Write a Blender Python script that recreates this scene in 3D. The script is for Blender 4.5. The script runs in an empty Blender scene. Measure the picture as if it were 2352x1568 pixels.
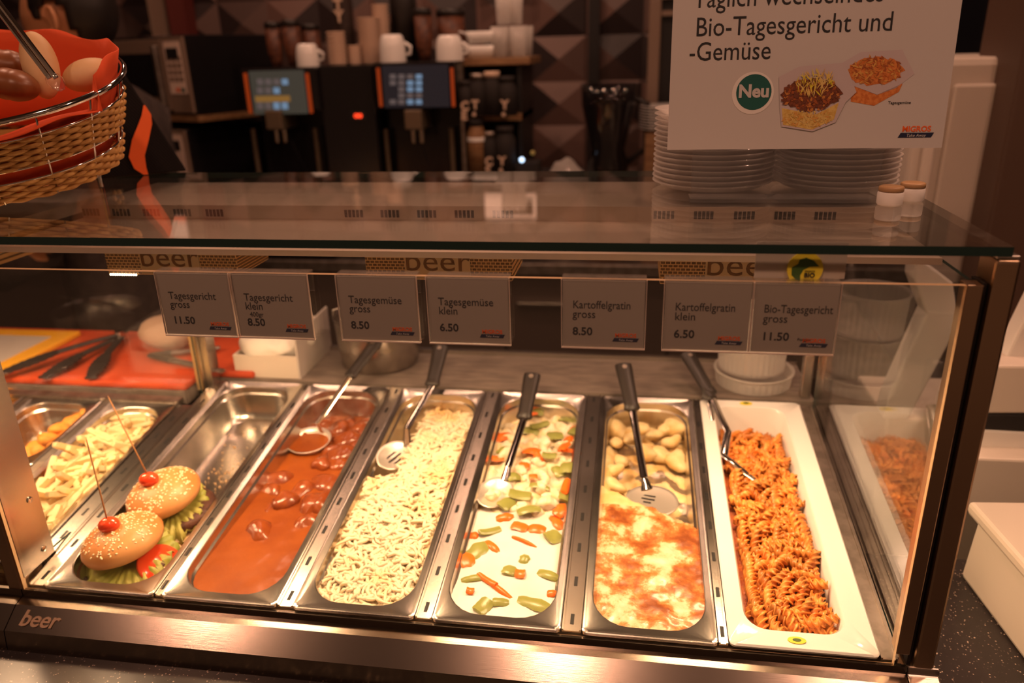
import bpy, bmesh, math, random
from mathutils import Vector, Matrix, noise as mnoise
C = bpy.context.scene.collection
rnd = random.Random(7)
PI = math.pi
# ------------------------------------------------------------------ camera, world, lights, exposure
sc = bpy.context.scene
CAM = Vector((0.7751, -0.7431, 0.6640)); F = 1761.24
cam = bpy.data.cameras.new('camera'); cam_o = bpy.data.objects.new('camera', cam); C.objects.link(cam_o)
cam.sensor_width = 36; cam.lens = F*36/2352; cam.clip_start = .02
cam_o.location = CAM; cam_o.rotation_euler = (math.radians(69.0054), math.radians(1.5182), math.radians(8.6801))
cam.dof.use_dof = True; cam.dof.focus_distance = .90; cam.dof.aperture_fstop = 3.0
sc.camera = cam_o
RM = cam_o.rotation_euler.to_matrix()
sc.view_settings.view_transform = 'Standard'; sc.view_settings.look = 'None'
sc.view_settings.gamma = 1; sc.view_settings.exposure = 0.0; sc.view_settings.use_curve_mapping = False
w = bpy.data.worlds.new('World'); sc.world = w; w.use_nodes = True
w.node_tree.nodes['Background'].inputs[0].default_value = (.118, .054, .029, 1)
w.node_tree.nodes['Background'].inputs[1].default_value = 1.0
WARM = (1, .60, .33); ROOM = (1, .52, .34)
def area(name, loc, size, power, color, rot=(0,0,0), sy=None, shape='RECTANGLE', spread=PI):
    l = bpy.data.lights.new(name, 'AREA'); l.energy = power; l.color = color; l.shape = shape; l.size = size
    if sy and shape in ('RECTANGLE', 'ELLIPSE'): l.size_y = sy
    l.spread = spread
    o = bpy.data.objects.new(name, l); C.objects.link(o); o.location = loc; o.rotation_euler = rot; return o
LAMP_X = (.17, .535, .905)
LAMP_W = 3.3
for x in LAMP_X:
    area('heat_lamp_light', (x, .205, .384), .15, LAMP_W, WARM, (math.radians(-12), 0, 0), .06)
area('heat_lamp_light', (-.30, .25, .384), .30, 5.0, WARM, (math.radians(-8), 0, 0), .06)
CEIL = 1.95
DOWN = [(-.87, -.78, 8), (.55, -.83, 9), (1.6, -.8, 8),  (.25, .95, 5), (1.1, .95, 6), (-.6, 1.0, 4), (1.9, .5, 13), (.15, 1.72, 3.5), (-.75, 1.9, 2.5), (2.3, 1.7, 4)]  # right-back one, unseen, is strengthened to brighten the slicer's white arm
for x, y, p in DOWN:
    area('ceiling_light', (x, y, CEIL-.03), .13, p, ROOM, shape='DISK')

TILT = math.radians(7.705); CT, ST = math.cos(TILT), math.sin(TILT)
def D(u, v, w=0): return Vector((u, v*CT - w*ST, v*ST + w*CT))      # deck (pan plane) -> world
def ray(px, py): return RM @ Vector(((px-1176)/F, -(py-784)/F, -1))
def at(px, py, ax, val):                                            # a point of the photo on a plane of the place
    d = ray(px, py); i = 'xyz'.index(ax); return CAM + d*((val-CAM[i])/d[i])
def on_deck(px, py, w=0):
    n = Vector((0, -ST, CT)); d = ray(px, py); return CAM + d*((w - CAM.dot(n))/d.dot(n))
def deck_uv(px, py, w=0):
    q = on_deck(px, py, w); return q.x, q.y*CT+q.z*ST

# ------------------------------------------------------------------ materials
def lin(h):
    h = h.lstrip('#'); v = [int(h[i:i+2], 16)/255 for i in (0, 2, 4)]
    return tuple(c/12.92 if c <= .04045 else ((c+.055)/1.055)**2.4 for c in v)
def col(c): return (lin(c) if isinstance(c, str) else tuple(c)) + (1,)
MATS = {}
def mat(name, c=(.8,.8,.8), rough=.5, metal=0, spec=.5, emit=None, es=0, sss=0, coat=0, c2=None, nscale=30, n_lo=.4, n_hi=.6, bump=0, bscale=None, randhue=0, trans=0, stretch=None, ior=1.45, detail=4):
    m = bpy.data.materials.new(name); m.use_nodes = True; N = m.node_tree.nodes; L = m.node_tree.links
    b = N['Principled BSDF']; I = b.inputs
    I['Base Color'].default_value = col(c); I['Roughness'].default_value = rough; I['Metallic'].default_value = metal
    I['Specular IOR Level'].default_value = spec; I['IOR'].default_value = ior
    if coat: I['Coat Weight'].default_value = coat; I['Coat Roughness'].default_value = .1
    if trans: I['Transmission Weight'].default_value = trans
    if sss: I['Subsurface Weight'].default_value = sss; I['Subsurface Radius'].default_value = (.01, .005, .003); I['Subsurface Scale'].default_value = .6
    if emit: I['Emission Color'].default_value = col(emit); I['Emission Strength'].default_value = es
    tc = None
    if c2 or bump:
        tc = N.new('ShaderNodeTexCoord'); mp = N.new('ShaderNodeMapping'); L.new(tc.outputs['Object'], mp.inputs[0])
        if stretch: mp.inputs['Scale'].default_value = stretch
    out = None
    if c2:
        n = N.new('ShaderNodeTexNoise'); n.inputs['Scale'].default_value = nscale; n.inputs['Detail'].default_value = detail
        L.new(mp.outputs[0], n.inputs['Vector'])
        r = N.new('ShaderNodeValToRGB'); r.color_ramp.elements[0].position = n_lo; r.color_ramp.elements[1].position = n_hi
        r.color_ramp.elements[0].color = col(c); r.color_ramp.elements[1].color = col(c2)
        L.new(n.outputs[0], r.inputs[0]); out = r.outputs[0]; L.new(out, I['Base Color'])
    if randhue:
        oi = N.new('ShaderNodeObjectInfo'); h = N.new('ShaderNodeHueSaturation')
        mr = N.new('ShaderNodeMapRange'); mr.inputs[3].default_value = 1-randhue; mr.inputs[4].default_value = 1+randhue*.6
        L.new(oi.outputs['Random'], mr.inputs[0]); L.new(mr.outputs[0], h.inputs['Value'])
        if out: L.new(out, h.inputs['Color'])
        else: h.inputs['Color'].default_value = col(c)
        L.new(h.outputs[0], I['Base Color'])
    if bump:
        n2 = N.new('ShaderNodeTexNoise'); n2.inputs['Scale'].default_value = bscale or nscale; L.new(mp.outputs[0], n2.inputs['Vector'])
        bp = N.new('ShaderNodeBump'); bp.inputs['Strength'].default_value = bump; bp.inputs['Distance'].default_value = .002
        L.new(n2.outputs[0], bp.inputs['Height']); L.new(bp.outputs[0], I['Normal'])
    MATS[name] = m; return m
def clear(name, tint=(.97,.98,.97), refl=1.0, haze=0.0, hazec=(.8,.8,.8), ior=1.5, rough=0.0):
    """clear sheet: see-through with Fresnel reflection, some haze"""
    m = bpy.data.materials.new(name); m.use_nodes = True; N = m.node_tree.nodes; L = m.node_tree.links
    N.remove(N['Principled BSDF']); out = N['Material Output']
    t = N.new('ShaderNodeBsdfTransparent'); t.inputs[0].default_value = tuple(tint)+(1,)
    g = N.new('ShaderNodeBsdfGlossy'); g.inputs['Roughness'].default_value = rough; g.inputs[0].default_value = (refl,)*3+(1,)
    geo = N.new('ShaderNodeNewGeometry'); mx = N.new('ShaderNodeMapRange')
    mx.inputs[3].default_value = ior; mx.inputs[4].default_value = 1/ior; L.new(geo.outputs['Backfacing'], mx.inputs[0])
    f = N.new('ShaderNodeFresnel'); L.new(mx.outputs[0], f.inputs['IOR'])
    a = N.new('ShaderNodeMixShader'); L.new(f.outputs[0], a.inputs[0]); L.new(t.outputs[0], a.inputs[1]); L.new(g.outputs[0], a.inputs[2])
    last = a
    if haze:
        d = N.new('ShaderNodeBsdfDiffuse'); d.inputs[0].default_value = tuple(hazec)+(1,)
        tl = N.new('ShaderNodeBsdfTranslucent'); tl.inputs[0].default_value = tuple(hazec)+(1,)
        q = N.new('ShaderNodeMixShader'); q.inputs[0].default_value = .4; L.new(d.outputs[0], q.inputs[1]); L.new(tl.outputs[0], q.inputs[2])
        h = N.new('ShaderNodeMixShader'); h.inputs[0].default_value = haze; L.new(a.outputs[0], h.inputs[1]); L.new(q.outputs[0], h.inputs[2]); last = h
    L.new(last.outputs[0], out.inputs[0]); MATS[name] = m; return m

mat('steel', (.50,.455,.41), .27, 1, bump=.04, bscale=60, stretch=(1,14,1))
mat('pan_steel', (.68,.64,.59), .25, 1, c2=(.50,.46,.42), nscale=18, n_lo=.4, n_hi=.75)
mat('polished', (.72,.69,.65), .10, 1)
mat('hood_steel', (.70,.58,.48), .42, .75)
mat('brushed', (.25,.21,.175), .20, 1, bump=.03, bscale=25, stretch=(1,60,60))
mat('bronze_steel', (.46,.33,.22), .30, 1)
mat('dull_steel', (.36,.31,.27), .45, 1, c2=(.26,.22,.19), nscale=40)
mat('slot', (.006,.005,.005), .6)
mat('dark', (.012,.010,.010), .5)
mat('black_gloss', (.010,.009,.010), .18)
mat('black_plastic', (.022,.018,.017), .38)
mat('soft_black', (.018,.014,.013), .8)
mat('ceramic', (.78,.77,.75), .12, coat=.4)
mat('white_plastic', (.78,.74,.70), .35)
mat('cream_plastic', (.66,.58,.50), .45)
mat('paper', (.57,.54,.52), .6)
mat('card', (.42,.37,.31), .55)
mat('ink', (.020,.020,.022), .6)
mat('logo_orange', (.80,.13,.02), .5)
mat('logo_blue', (.015,.020,.055), .5)
mat('logo_pale', (.55,.52,.50), .5)
mat('teal', (.012,.10,.085), .5)
mat('leaf_green', (.05,.11,.02), .5)
mat('lemon', (.72,.60,.04), .5)
mat('wood', (.30,.17,.08), .5, c2=(.20,.10,.045), nscale=12, stretch=(1,8,8))
mat('wicker', (.66,.38,.115), .5, c2=(.46,.23,.06), nscale=60, randhue=0)
mat('spoon_steel', (.80,.74,.66), .34, .75)
mat('chrome', (.75,.73,.70), .08, 1)
mat('orange_cloth', (.72,.085,.02), .85)
mat('orange_ribbon', (.85,.13,.015), .45)
mat('gold', (.45,.30,.12), .4, .6)
mat('red_board', (.60,.085,.025), .38, c2=(.50,.065,.02), nscale=9)
mat('yellow', (.85,.42,.02), .45)
mat('grey_sheet', (.50,.45,.42), .6)
mat('linen', (.80,.76,.70), .8)
mat('laminate', (.20,.16,.135), .6, c2=(.13,.105,.09), nscale=22, n_lo=.35, n_hi=.65, stretch=(1,5,1))
mat('skin', (.52,.24,.12), .5, sss=.1)
mat('hair', (.012,.009,.008), .5)
mat('cloth_dark', (.035,.024,.022), .85, c2=(.05,.035,.03), nscale=40)
mat('wall_dark', (.05,.035,.032), .6)
mat('tile_a', (.155,.090,.075), .45); mat('tile_b', (.075,.046,.040), .45); mat('tile_c', (.030,.020,.020), .45); mat('tile_d', (.110,.066,.056), .45)
mat('floor', (.10,.075,.06), .4, c2=(.075,.055,.045), nscale=6)
mat('ceiling', (.20,.16,.14), .8)
mat('lamp_glow', (1,.8,.5), .5, emit=(1,.66,.36), es=9)
mat('down_glow', (1,.8,.6), .5, emit=(1,.62,.40), es=14)
mat('led', (1,.9,.7), .5, emit=(1,.80,.52), es=12)
mat('orange_led', (.3,.03,.005), .5, emit=(1,.15,.02), es=.15)
mat('red_led', (.8,.05,.02), .5, emit=(1,.06,.015), es=2.0)
mat('blue_led', (.5,.7,1), .5, emit=(.55,.75,1), es=2.5)
mat('screen_grey', (.02,.02,.02), .25, emit=(.040,.036,.027), es=1)
mat('screen_dark', (.01,.01,.012), .25, emit=(.012,.010,.012), es=1)
mat('icon_blue', (.1,.2,.3), .5, emit=(.10,.17,.27), es=1)
mat('icon_grey', (.1,.1,.1), .5, emit=(.06,.05,.052), es=1)
mat('icon_amber', (.2,.1,.03), .5, emit=(.14,.085,.02), es=1)
mat('keypad', (.80,.62,.52), .5)
mat('panel_tan', (.22,.15,.11), .5)
mat('coffee_beans', (.14,.05,.025), .5, c2=(.06,.02,.012), nscale=60)
mat('cup_card', (.55,.40,.30), .6)
# food
mat('sauce_red', (.26,.062,.0065), .42, spec=.25, c2=(.21,.045,.005), nscale=14, coat=.08)
mat('meat', (.26,.060,.012), .25, c2=(.19,.040,.010), nscale=60, bump=.4, bscale=90, coat=.25)
mat('noodle', (.76,.65,.46), .45, c2=(.74,.48,.19), nscale=11, n_lo=.5, n_hi=.75, sss=.3)  # orange second tone paints the warm tint of shadows into the noodles
mat('noodle_bed', (.74,.59,.36), .5)
mat('cream_sauce', (.70,.68,.65), .3, c2=(.68,.63,.55), nscale=10, sss=.1)
mat('veg_mass', (.74,.67,.52), .4, c2=(.68,.54,.30), nscale=50, bump=.6, bscale=90)
mat('pepper_green', (.20,.215,.045), .3, c2=(.28,.29,.08), nscale=40)
mat('carrot', (.75,.17,.02), .3, c2=(.68,.12,.012), nscale=40)
mat('potato', (.72,.58,.32), .4, c2=(.66,.44,.17), nscale=30, bump=.3, bscale=60)
mat('fusilli', (.80,.36,.075), .32, c2=(.66,.185,.024), nscale=70, n_lo=.35, n_hi=.65, randhue=.3)
mat('mince', (.40,.10,.02), .5, c2=(.26,.05,.012), nscale=90, bump=.8, bscale=200)
mat('fry', (.82,.66,.36), .5, c2=(.72,.42,.12), nscale=18, n_lo=.45, n_hi=.7, randhue=.22)
mat('nugget', (.78,.34,.05), .6, c2=(.66,.24,.03), nscale=80, bump=.6, bscale=200)
mat('bun', (.50,.19,.05), .42, c2=(.62,.31,.11), nscale=14, n_lo=.42, n_hi=.66, sss=.08)
mat('crumb', (.85,.68,.42), .7, c2=(.75,.50,.25), nscale=30)
mat('sesame', (.88,.74,.48), .5)
mat('patty', (.10,.032,.014), .6, c2=(.055,.017,.009), nscale=80, bump=.8, bscale=150)
mat('lettuce', (.24,.26,.030), .5, c2=(.44,.40,.10), nscale=22, n_lo=.35, n_hi=.65, bump=.4, bscale=60)
mat('tomato', (.75,.075,.02), .15, c2=(.66,.05,.015), nscale=30, coat=.5)
mat('bamboo', (.42,.20,.075), .55)
mat('bread_pale', (.62,.37,.17), .55, c2=(.70,.46,.24), nscale=14)
mat('bread_brown', (.28,.10,.035), .35, c2=(.20,.065,.02), nscale=20)
clear('glass', (.955,.965,.955))
clear('glass_thin', (.98,.985,.98))
clear('acrylic', (.97,.97,.97), haze=.03)
clear('lid_plastic', (.93,.93,.93), haze=.40, hazec=(.95,.90,.86))
clear('tub_plastic', (.90,.90,.90), haze=.42, hazec=(.9,.86,.82))
mat('glass_edge', (.010,.030,.026), .12)
mat('acrylic_edge', (.62,.50,.42), .3)
def granite():
    m = mat('granite', (.030,.024,.024), .28); N = m.node_tree.nodes; L = m.node_tree.links; b = N['Principled BSDF']
    tc = N.new('ShaderNodeTexCoord'); v = N.new('ShaderNodeTexVoronoi'); v.inputs['Scale'].default_value = 260; L.new(tc.outputs['Object'], v.inputs['Vector'])
    r = N.new('ShaderNodeValToRGB'); r.color_ramp.elements[0].position = .16; r.color_ramp.elements[0].color = (.55,.42,.34,1)
    r.color_ramp.elements[1].position = .30; r.color_ramp.elements[1].color = (.028,.022,.022,1); L.new(v.outputs['Distance'], r.inputs[0])
    n = N.new('ShaderNodeTexNoise'); n.inputs['Scale'].default_value = 120; L.new(tc.outputs['Object'], n.inputs['Vector'])
    mr = N.new('ShaderNodeValToRGB'); mr.color_ramp.elements[0].position = .5; mr.color_ramp.elements[1].position = .62; L.new(n.outputs[0], mr.inputs[0])
    mx = N.new('ShaderNodeMix'); mx.data_type = 'RGBA'; L.new(mr.outputs[0], mx.inputs[0]); mx.inputs[6].default_value = (.028,.022,.022,1); L.new(r.outputs[0], mx.inputs[7])
    L.new(mx.outputs[2], b.inputs['Base Color'])
granite()
def gratin_mat():
    m = mat('gratin', (.86,.72,.40), .35, coat=.2); N = m.node_tree.nodes; L = m.node_tree.links; b = N['Principled BSDF']
    tc = N.new('ShaderNodeTexCoord'); n = N.new('ShaderNodeTexNoise'); n.inputs['Scale'].default_value = 24; n.inputs['Detail'].default_value = 6; n.inputs['Roughness'].default_value = .66
    n.inputs['Distortion'].default_value = .15
    L.new(tc.outputs['Object'], n.inputs['Vector']); r = N.new('ShaderNodeValToRGB'); e = r.color_ramp
    e.elements[0].position = .33; e.elements[0].color = (.70,.60,.43,1); e.elements[1].position = .66; e.elements[1].color = (.22,.055,.013,1)
    for p, c in ((.445,(.66,.49,.28,1)), (.50,(.48,.215,.062,1)), (.57,(.34,.105,.024,1))):
        q = e.elements.new(p); q.color = c
    L.new(n.outputs[0], r.inputs[0]); L.new(r.outputs[0], b.inputs['Base Color'])
    bp = N.new('ShaderNodeBump'); bp.inputs['Strength'].default_value = .5; bp.inputs['Distance'].default_value = .004; L.new(n.outputs[0], bp.inputs['Height']); L.new(bp.outputs[0], b.inputs['Normal'])
gratin_mat()
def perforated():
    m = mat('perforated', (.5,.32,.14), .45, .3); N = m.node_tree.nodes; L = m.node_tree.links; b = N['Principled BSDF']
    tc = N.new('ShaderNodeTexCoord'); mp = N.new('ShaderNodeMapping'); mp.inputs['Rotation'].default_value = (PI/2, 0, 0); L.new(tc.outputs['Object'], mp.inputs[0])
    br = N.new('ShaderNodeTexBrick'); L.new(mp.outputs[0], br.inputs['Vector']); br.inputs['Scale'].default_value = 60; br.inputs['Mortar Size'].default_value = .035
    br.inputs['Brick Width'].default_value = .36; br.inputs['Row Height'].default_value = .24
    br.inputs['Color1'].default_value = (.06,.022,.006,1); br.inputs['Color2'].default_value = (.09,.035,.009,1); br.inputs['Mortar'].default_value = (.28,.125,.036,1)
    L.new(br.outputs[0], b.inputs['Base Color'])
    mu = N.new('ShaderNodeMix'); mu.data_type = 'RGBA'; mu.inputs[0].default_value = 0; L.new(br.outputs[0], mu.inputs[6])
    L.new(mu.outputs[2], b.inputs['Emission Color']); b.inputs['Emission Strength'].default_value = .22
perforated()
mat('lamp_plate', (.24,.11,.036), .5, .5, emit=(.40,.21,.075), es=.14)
mat('lamp_letters', (.12,.055,.018), .5)

# ------------------------------------------------------------------ mesh helpers
class MB:
    def __init__(s): s.v = []; s.f = []; s.m = []; s.M = Matrix()
    def add(s, vs, fs, mi=0):
        o = len(s.v); s.v += [s.M @ Vector(p) for p in vs]; s.f += [[i+o for i in q] for q in fs]; s.m += [mi]*len(fs); return s
    def box(s, x0, x1, y0, y1, z0, z1, mi=0):
        vs = [(x,y,z) for z in (z0,z1) for y in (y0,y1) for x in (x0,x1)]
        return s.add(vs, [(0,2,3,1),(4,5,7,6),(0,1,5,4),(2,6,7,3),(0,4,6,2),(1,3,7,5)], mi)
    def prism(s, pts, h, mi=0):       # polygon in xy (ccw), extruded z0..z1
        n = len(pts); z0, z1 = h
        return s.add([(x,y,z0) for x,y in pts]+[(x,y,z1) for x,y in pts], [tuple(range(n))[::-1], tuple(range(n,2*n))]+[(i,(i+1)%n,n+(i+1)%n,n+i) for i in range(n)], mi)
    def solid(s, A, B, mi=0):         # two matching 3-D polygons joined
        n = len(A)
        return s.add(list(A)+list(B), [tuple(range(n))[::-1], tuple(range(n,2*n))]+[(i,(i+1)%n,n+(i+1)%n,n+i) for i in range(n)], mi)
    def loft(s, loops, cap0=True, cap1=True, mi=0, closed=True):
        n = len(loops[0]); vs = [p for l in loops for p in l]; fs = []
        for k in range(len(loops)-1):
            for i in range(n if closed else n-1):
                j = (i+1) % n; fs.append((k*n+i, k*n+j, (k+1)*n+j, (k+1)*n+i))
        if cap0: fs.append(tuple(range(n))[::-1])
        if cap1: fs.append(tuple((len(loops)-1)*n+i for i in range(n)))
        return s.add(vs, fs, mi)
    def lathe(s, prof, n=32, mi=0, cap0=True, cap1=True):
        return s.loft([[(r*math.cos(2*PI*i/n), r*math.sin(2*PI*i/n), z) for i in range(n)] for r, z in prof], cap0, cap1, mi)
    def tube(s, path, r, n=8, mi=0, flat=1.0, up=None, closed=False):
        P = [Vector(p) for p in path]; loops = []; u = None; K = len(P)
        for k in range(K):
            if closed: t = (P[(k+1)%K]-P[k-1]).normalized()
            else: t = (P[min(k+1,K-1)]-P[max(k-1,0)]).normalized()
            if u is None:
                u = Vector(up) if up else Vector((0,0,1))
                if abs(u.dot(t)) > .95: u = Vector((1,0,0)) if abs(t.x) < .9 else Vector((0,1,0))
            u = (u - t*u.dot(t)).normalized(); q = t.cross(u); rr = r[k] if isinstance(r, (list,tuple)) else r
            loops.append([P[k]+q*(rr*math.cos(2*PI*i/n))+u*(rr*flat*math.sin(2*PI*i/n)) for i in range(n)])
        if closed: loops.append(loops[0]); return s.loft(loops, False, False, mi)
        return s.loft(loops, True, True, mi)
    def ball(s, c, rx, ry=None, rz=None, n=16, m=10, mi=0, fn=None):
        ry = ry or rx; rz = rz or rx; loops = []
        for k in range(1, m):
            th = PI*k/m; loops.append([(rx*math.sin(th)*math.cos(2*PI*i/n), ry*math.sin(th)*math.sin(2*PI*i/n), -rz*math.cos(th)) for i in range(n)])
        loops = [[(0,0,-rz)]*n]+loops+[[(0,0,rz)]*n]
        if fn: loops = [[tuple(Vector(p)*fn(Vector(p))) for p in l] for l in loops]
        c = Vector(c); return s.loft([[c+Vector(p) for p in l] for l in loops], False, False, mi)
    def grid(s, x0, x1, y0, y1, nx, ny, fn, mi=0):
        vs = []
        for j in range(ny+1):
            for i in range(nx+1):
                x = x0+(x1-x0)*i/nx; y = y0+(y1-y0)*j/ny; vs.append((x, y, fn(x, y)))
        return s.add(vs, [(j*(nx+1)+i, j*(nx+1)+i+1, (j+1)*(nx+1)+i+1, (j+1)*(nx+1)+i) for j in range(ny) for i in range(nx)], mi)
    def build(s, name, mats, parent=None, smooth=False, bevel=0, loc=None, rot=None, weld=True):
        me = bpy.data.meshes.new(name); me.from_pydata([tuple(p) for p in s.v], [], s.f)
        ms = mats if isinstance(mats, (list,tuple)) else [mats]
        for m in ms: me.materials.append(MATS[m])
        for p, i in zip(me.polygons, s.m): p.material_index = i
        if weld:
            b = bmesh.new(); b.from_mesh(me); bmesh.ops.remove_doubles(b, verts=b.verts, dist=1e-6); bmesh.ops.recalc_face_normals(b, faces=b.faces); b.to_mesh(me); b.free()
        if smooth:
            for p in me.polygons: p.use_smooth = True
            if smooth != 'all':
                try: me.set_sharp_from_angle(angle=math.radians(40))
                except Exception: pass
        me.update(); o = bpy.data.objects.new(name, me); C.objects.link(o)
        if parent: o.parent = parent
        if loc is not None: o.location = loc
        if rot is not None: o.rotation_euler = rot
        if bevel:
            bm = o.modifiers.new('edge', 'BEVEL'); bm.width = bevel; bm.segments = 2; bm.limit_method = 'ANGLE'; bm.angle_limit = math.radians(50)
        return o
def tag(o, label=None, cat=None, group=None, kind=None):
    if label: o['label'] = label
    if cat: o['category'] = cat
    if group: o['group'] = group
    if kind: o['kind'] = kind
    return o
def thing(name, label, cat, loc=(0,0,0), rot=(0,0,0), group=None):
    o = bpy.data.objects.new(name, None); C.objects.link(o); o.location = loc; o.rotation_euler = rot; o.empty_display_size = .02
    return tag(o, label, cat, group)
def dup(root, loc=None, rot=None, label=None, group=None, scale=None):
    def cp(o, par):
        c = o.copy(); C.objects.link(c); c.parent = par
        for ch in KIDS.get(o.name, [x for x in o.children]): cp(ch, c)
        return c
    c = cp(root, root.parent)
    if loc is not None: c.location = loc
    if rot is not None: c.rotation_euler = rot
    if scale is not None: c.scale = scale
    if label: c['label'] = label
    if group: c['group'] = group
    return c
KIDS = {}
def rrect(x0, x1, y0, y1, r, z, n=6):
    pts = []
    for cx, cy, a0 in ((x1-r, y0+r, -PI/2), (x1-r, y1-r, 0), (x0+r, y1-r, PI/2), (x0+r, y0+r, PI)):
        for k in range(n+1):
            a = a0+PI/2*k/n; pts.append((cx+r*math.cos(a), cy+r*math.sin(a), z))
    return pts
def text(name, body, size, m, parent, loc, rot=(PI/2,0,0), align='LEFT', ext=.0001, shear=0, sx=1, space=1, bold=0):
    cu = bpy.data.curves.new(name, 'FONT'); cu.body = body; cu.size = size; cu.extrude = ext; cu.align_x = align; cu.shear = shear
    cu.resolution_u = 3; cu.space_line = space; cu.offset = bold
    o = bpy.data.objects.new(name, cu); C.objects.link(o); bpy.context.view_layer.update()
    me = bpy.data.meshes.new_from_object(o.evaluated_get(bpy.context.evaluated_depsgraph_get())); bpy.data.objects.remove(o); bpy.data.curves.remove(cu)
    me.materials.clear(); me.materials.append(MATS[m]); me.name = name
    q = bpy.data.objects.new(name, me); C.objects.link(q); q.parent = parent; q.location = loc; q.rotation_euler = rot; q.scale = (sx,1,1); return q
def nz(x, y, z=0, s=1): return mnoise.noise(Vector((x*s, y*s, z*s)))

FLOOR = -.95
# ------------------------------------------------------------------ the room
def struct(name, mb, m, **k): o = mb.build(name, m, **k); o['kind'] = 'structure'; return o
struct('floor', MB().box(-3.2, 4.2, -2.6, 2.9, FLOOR-.1, FLOOR), 'floor')
struct('ceiling', MB().box(-3.2, 4.2, -2.6, 2.9, CEIL, CEIL+.1), 'ceiling')
WY = 2.36
def tile_wall():
    mb = MB(); TW, TH = .209, .1625; r2 = random.Random(3)
    mb.box(-1.9, 1.55, WY, WY+.14, FLOOR, CEIL, 2)
    for i in range(-11, 5):
        for j in range(-3, 5):
            cx = .482+i*TW; cz = .616+j*TH; 
            if cx+TW/2 > 1.5 : continue
            ap = (cx, WY-.028, cz); c = [(cx-TW/2, WY-.001, cz-TH/2), (cx+TW/2, WY-.001, cz-TH/2), (cx+TW/2, WY-.001, cz+TH/2), (cx-TW/2, WY-.001, cz+TH/2)]
            for k in range(4):
                mi = r2.choice([0,0,1,2,2,3])  # lit and shaded sides of the relief painted as random tones
                mb.add([c[k], c[(k+1)%4], ap], [(0,1,2)], mi)
    return mb
struct('wall_back', tile_wall(), ['tile_a', 'tile_b', 'tile_c', 'tile_d'], weld=False)
struct('wall_left', MB().box(-3.2, -1.9, WY, WY+.14, FLOOR, CEIL).box(-3.3, -3.2, -2.6, WY+.14, FLOOR, CEIL), 'wall_dark')
struct('wall_right', MB().box(1.55, 4.2, WY+.25, WY+.4, FLOOR, CEIL).box(4.2, 4.3, -2.6, WY+.4, FLOOR, CEIL), 'wall_dark')
struct('trim_1', MB().box(.595, .635, WY-.05, WY, -.1, CEIL), 'dark')
# brown pillar at the right edge, dark panel wall and red strip at the left
a = at(2262, 500, 'y', .9); b = at(2310, 100, 'y', .9)
struct('trim_2', MB().box(a.x+.01, a.x+.40, .9, 1.1, FLOOR, CEIL), 'bronze_pillar' if 'bronze_pillar' in MATS else mat('bronze_pillar', (.085,.048,.032), .5).name, bevel=.006)
p = at(350, 40, 'y', 2.2)
struct('trim_3', MB().box(p.x, p.x+.012, 2.18, 2.34, -.2, CEIL), 'panel_tan')
struct('trim_4', MB().box(p.x+.03, p.x+.10, 2.26, 2.34, -.2, CEIL), mat('dark_red', (.10,.016,.012), .6).name)
for i, (x, y, pw) in enumerate(DOWN):
    t = thing('ceiling_downlight', 'round recessed ceiling downlight above the food counter', 'ceiling light', (x, y, CEIL), group='recessed ceiling downlights')
    MB().lathe([(.085,0), (.085,-.008), (.068,-.010), (.068,-.001)], 24, cap0=False, cap1=False).build('trim_ring', 'white_plastic', t, smooth=True)
    MB().lathe([(.001,-.004), (.066,-.004)], 24, cap0=False, cap1=False).build('diffuser', 'down_glow', t)

# ------------------------------------------------------------------ serving counter
CZ = -.068
cnt = thing('serving_counter', 'dark speckled stone counter under the heated food display', 'counter', (.5, 0, FLOOR))
MB().box(-3.1, 2.4, -.56, -.045, CZ-.03-FLOOR, CZ-FLOOR).box(.64, 2.4, -.045, .30, CZ-.03-FLOOR, CZ-FLOOR).build('worktop', 'granite', cnt, bevel=.003)
MB().box(-3.1, 2.4, -.30, .25, 0, CZ-.03-FLOOR).build('counter_front', 'wood', cnt)
MB().box(.036, .60, -.40, -.053, CZ-FLOOR, CZ+.0025-FLOOR).build('steel_inlay', mat('inlay', (.10,.085,.075), .17, .6).name, cnt, bevel=.001)

# ------------------------------------------------------------------ heated display case
case = thing('heated_display_case', 'stainless steel heated food display with front glass and glass top shelf', 'display case', (0,0,0))
def P(name, mb, m, parent=case, **k): return mb.build(name, m, parent, **k)
prof = [(0.0, -.006), (-.004, -.006), (-.004, -.016), (-.018, -.0190), (-.046, -.039), (-.050, CZ), (.012, CZ), (.012, -.016), (0.0, -.016)]
def rail(x0, x1, mi=0):
    mb = MB(); n = len(prof)
    A = [(x0, y, z) for y, z in prof]; B = [(x1, y, z) for y, z in prof]
    return mb.solid(A, B)
P('front_rail', rail(-.030, 1.099), 'brushed')
P('rail_end_cap', rail(1.100, 1.135), 'steel', bevel=.002)
P('rail_groove', MB().box(-.030, 1.085, -.0035, .004, -.0155, -.0085), 'dark')
fr = text('rail_lettering', 'beer', .030, mat('engraved', (.26,.16,.11), .4, .4).name, case, (-.014, -.040, -.0335), rot=(math.radians(34), 0, 0), shear=.15, ext=.0006, bold=.0004)
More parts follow.
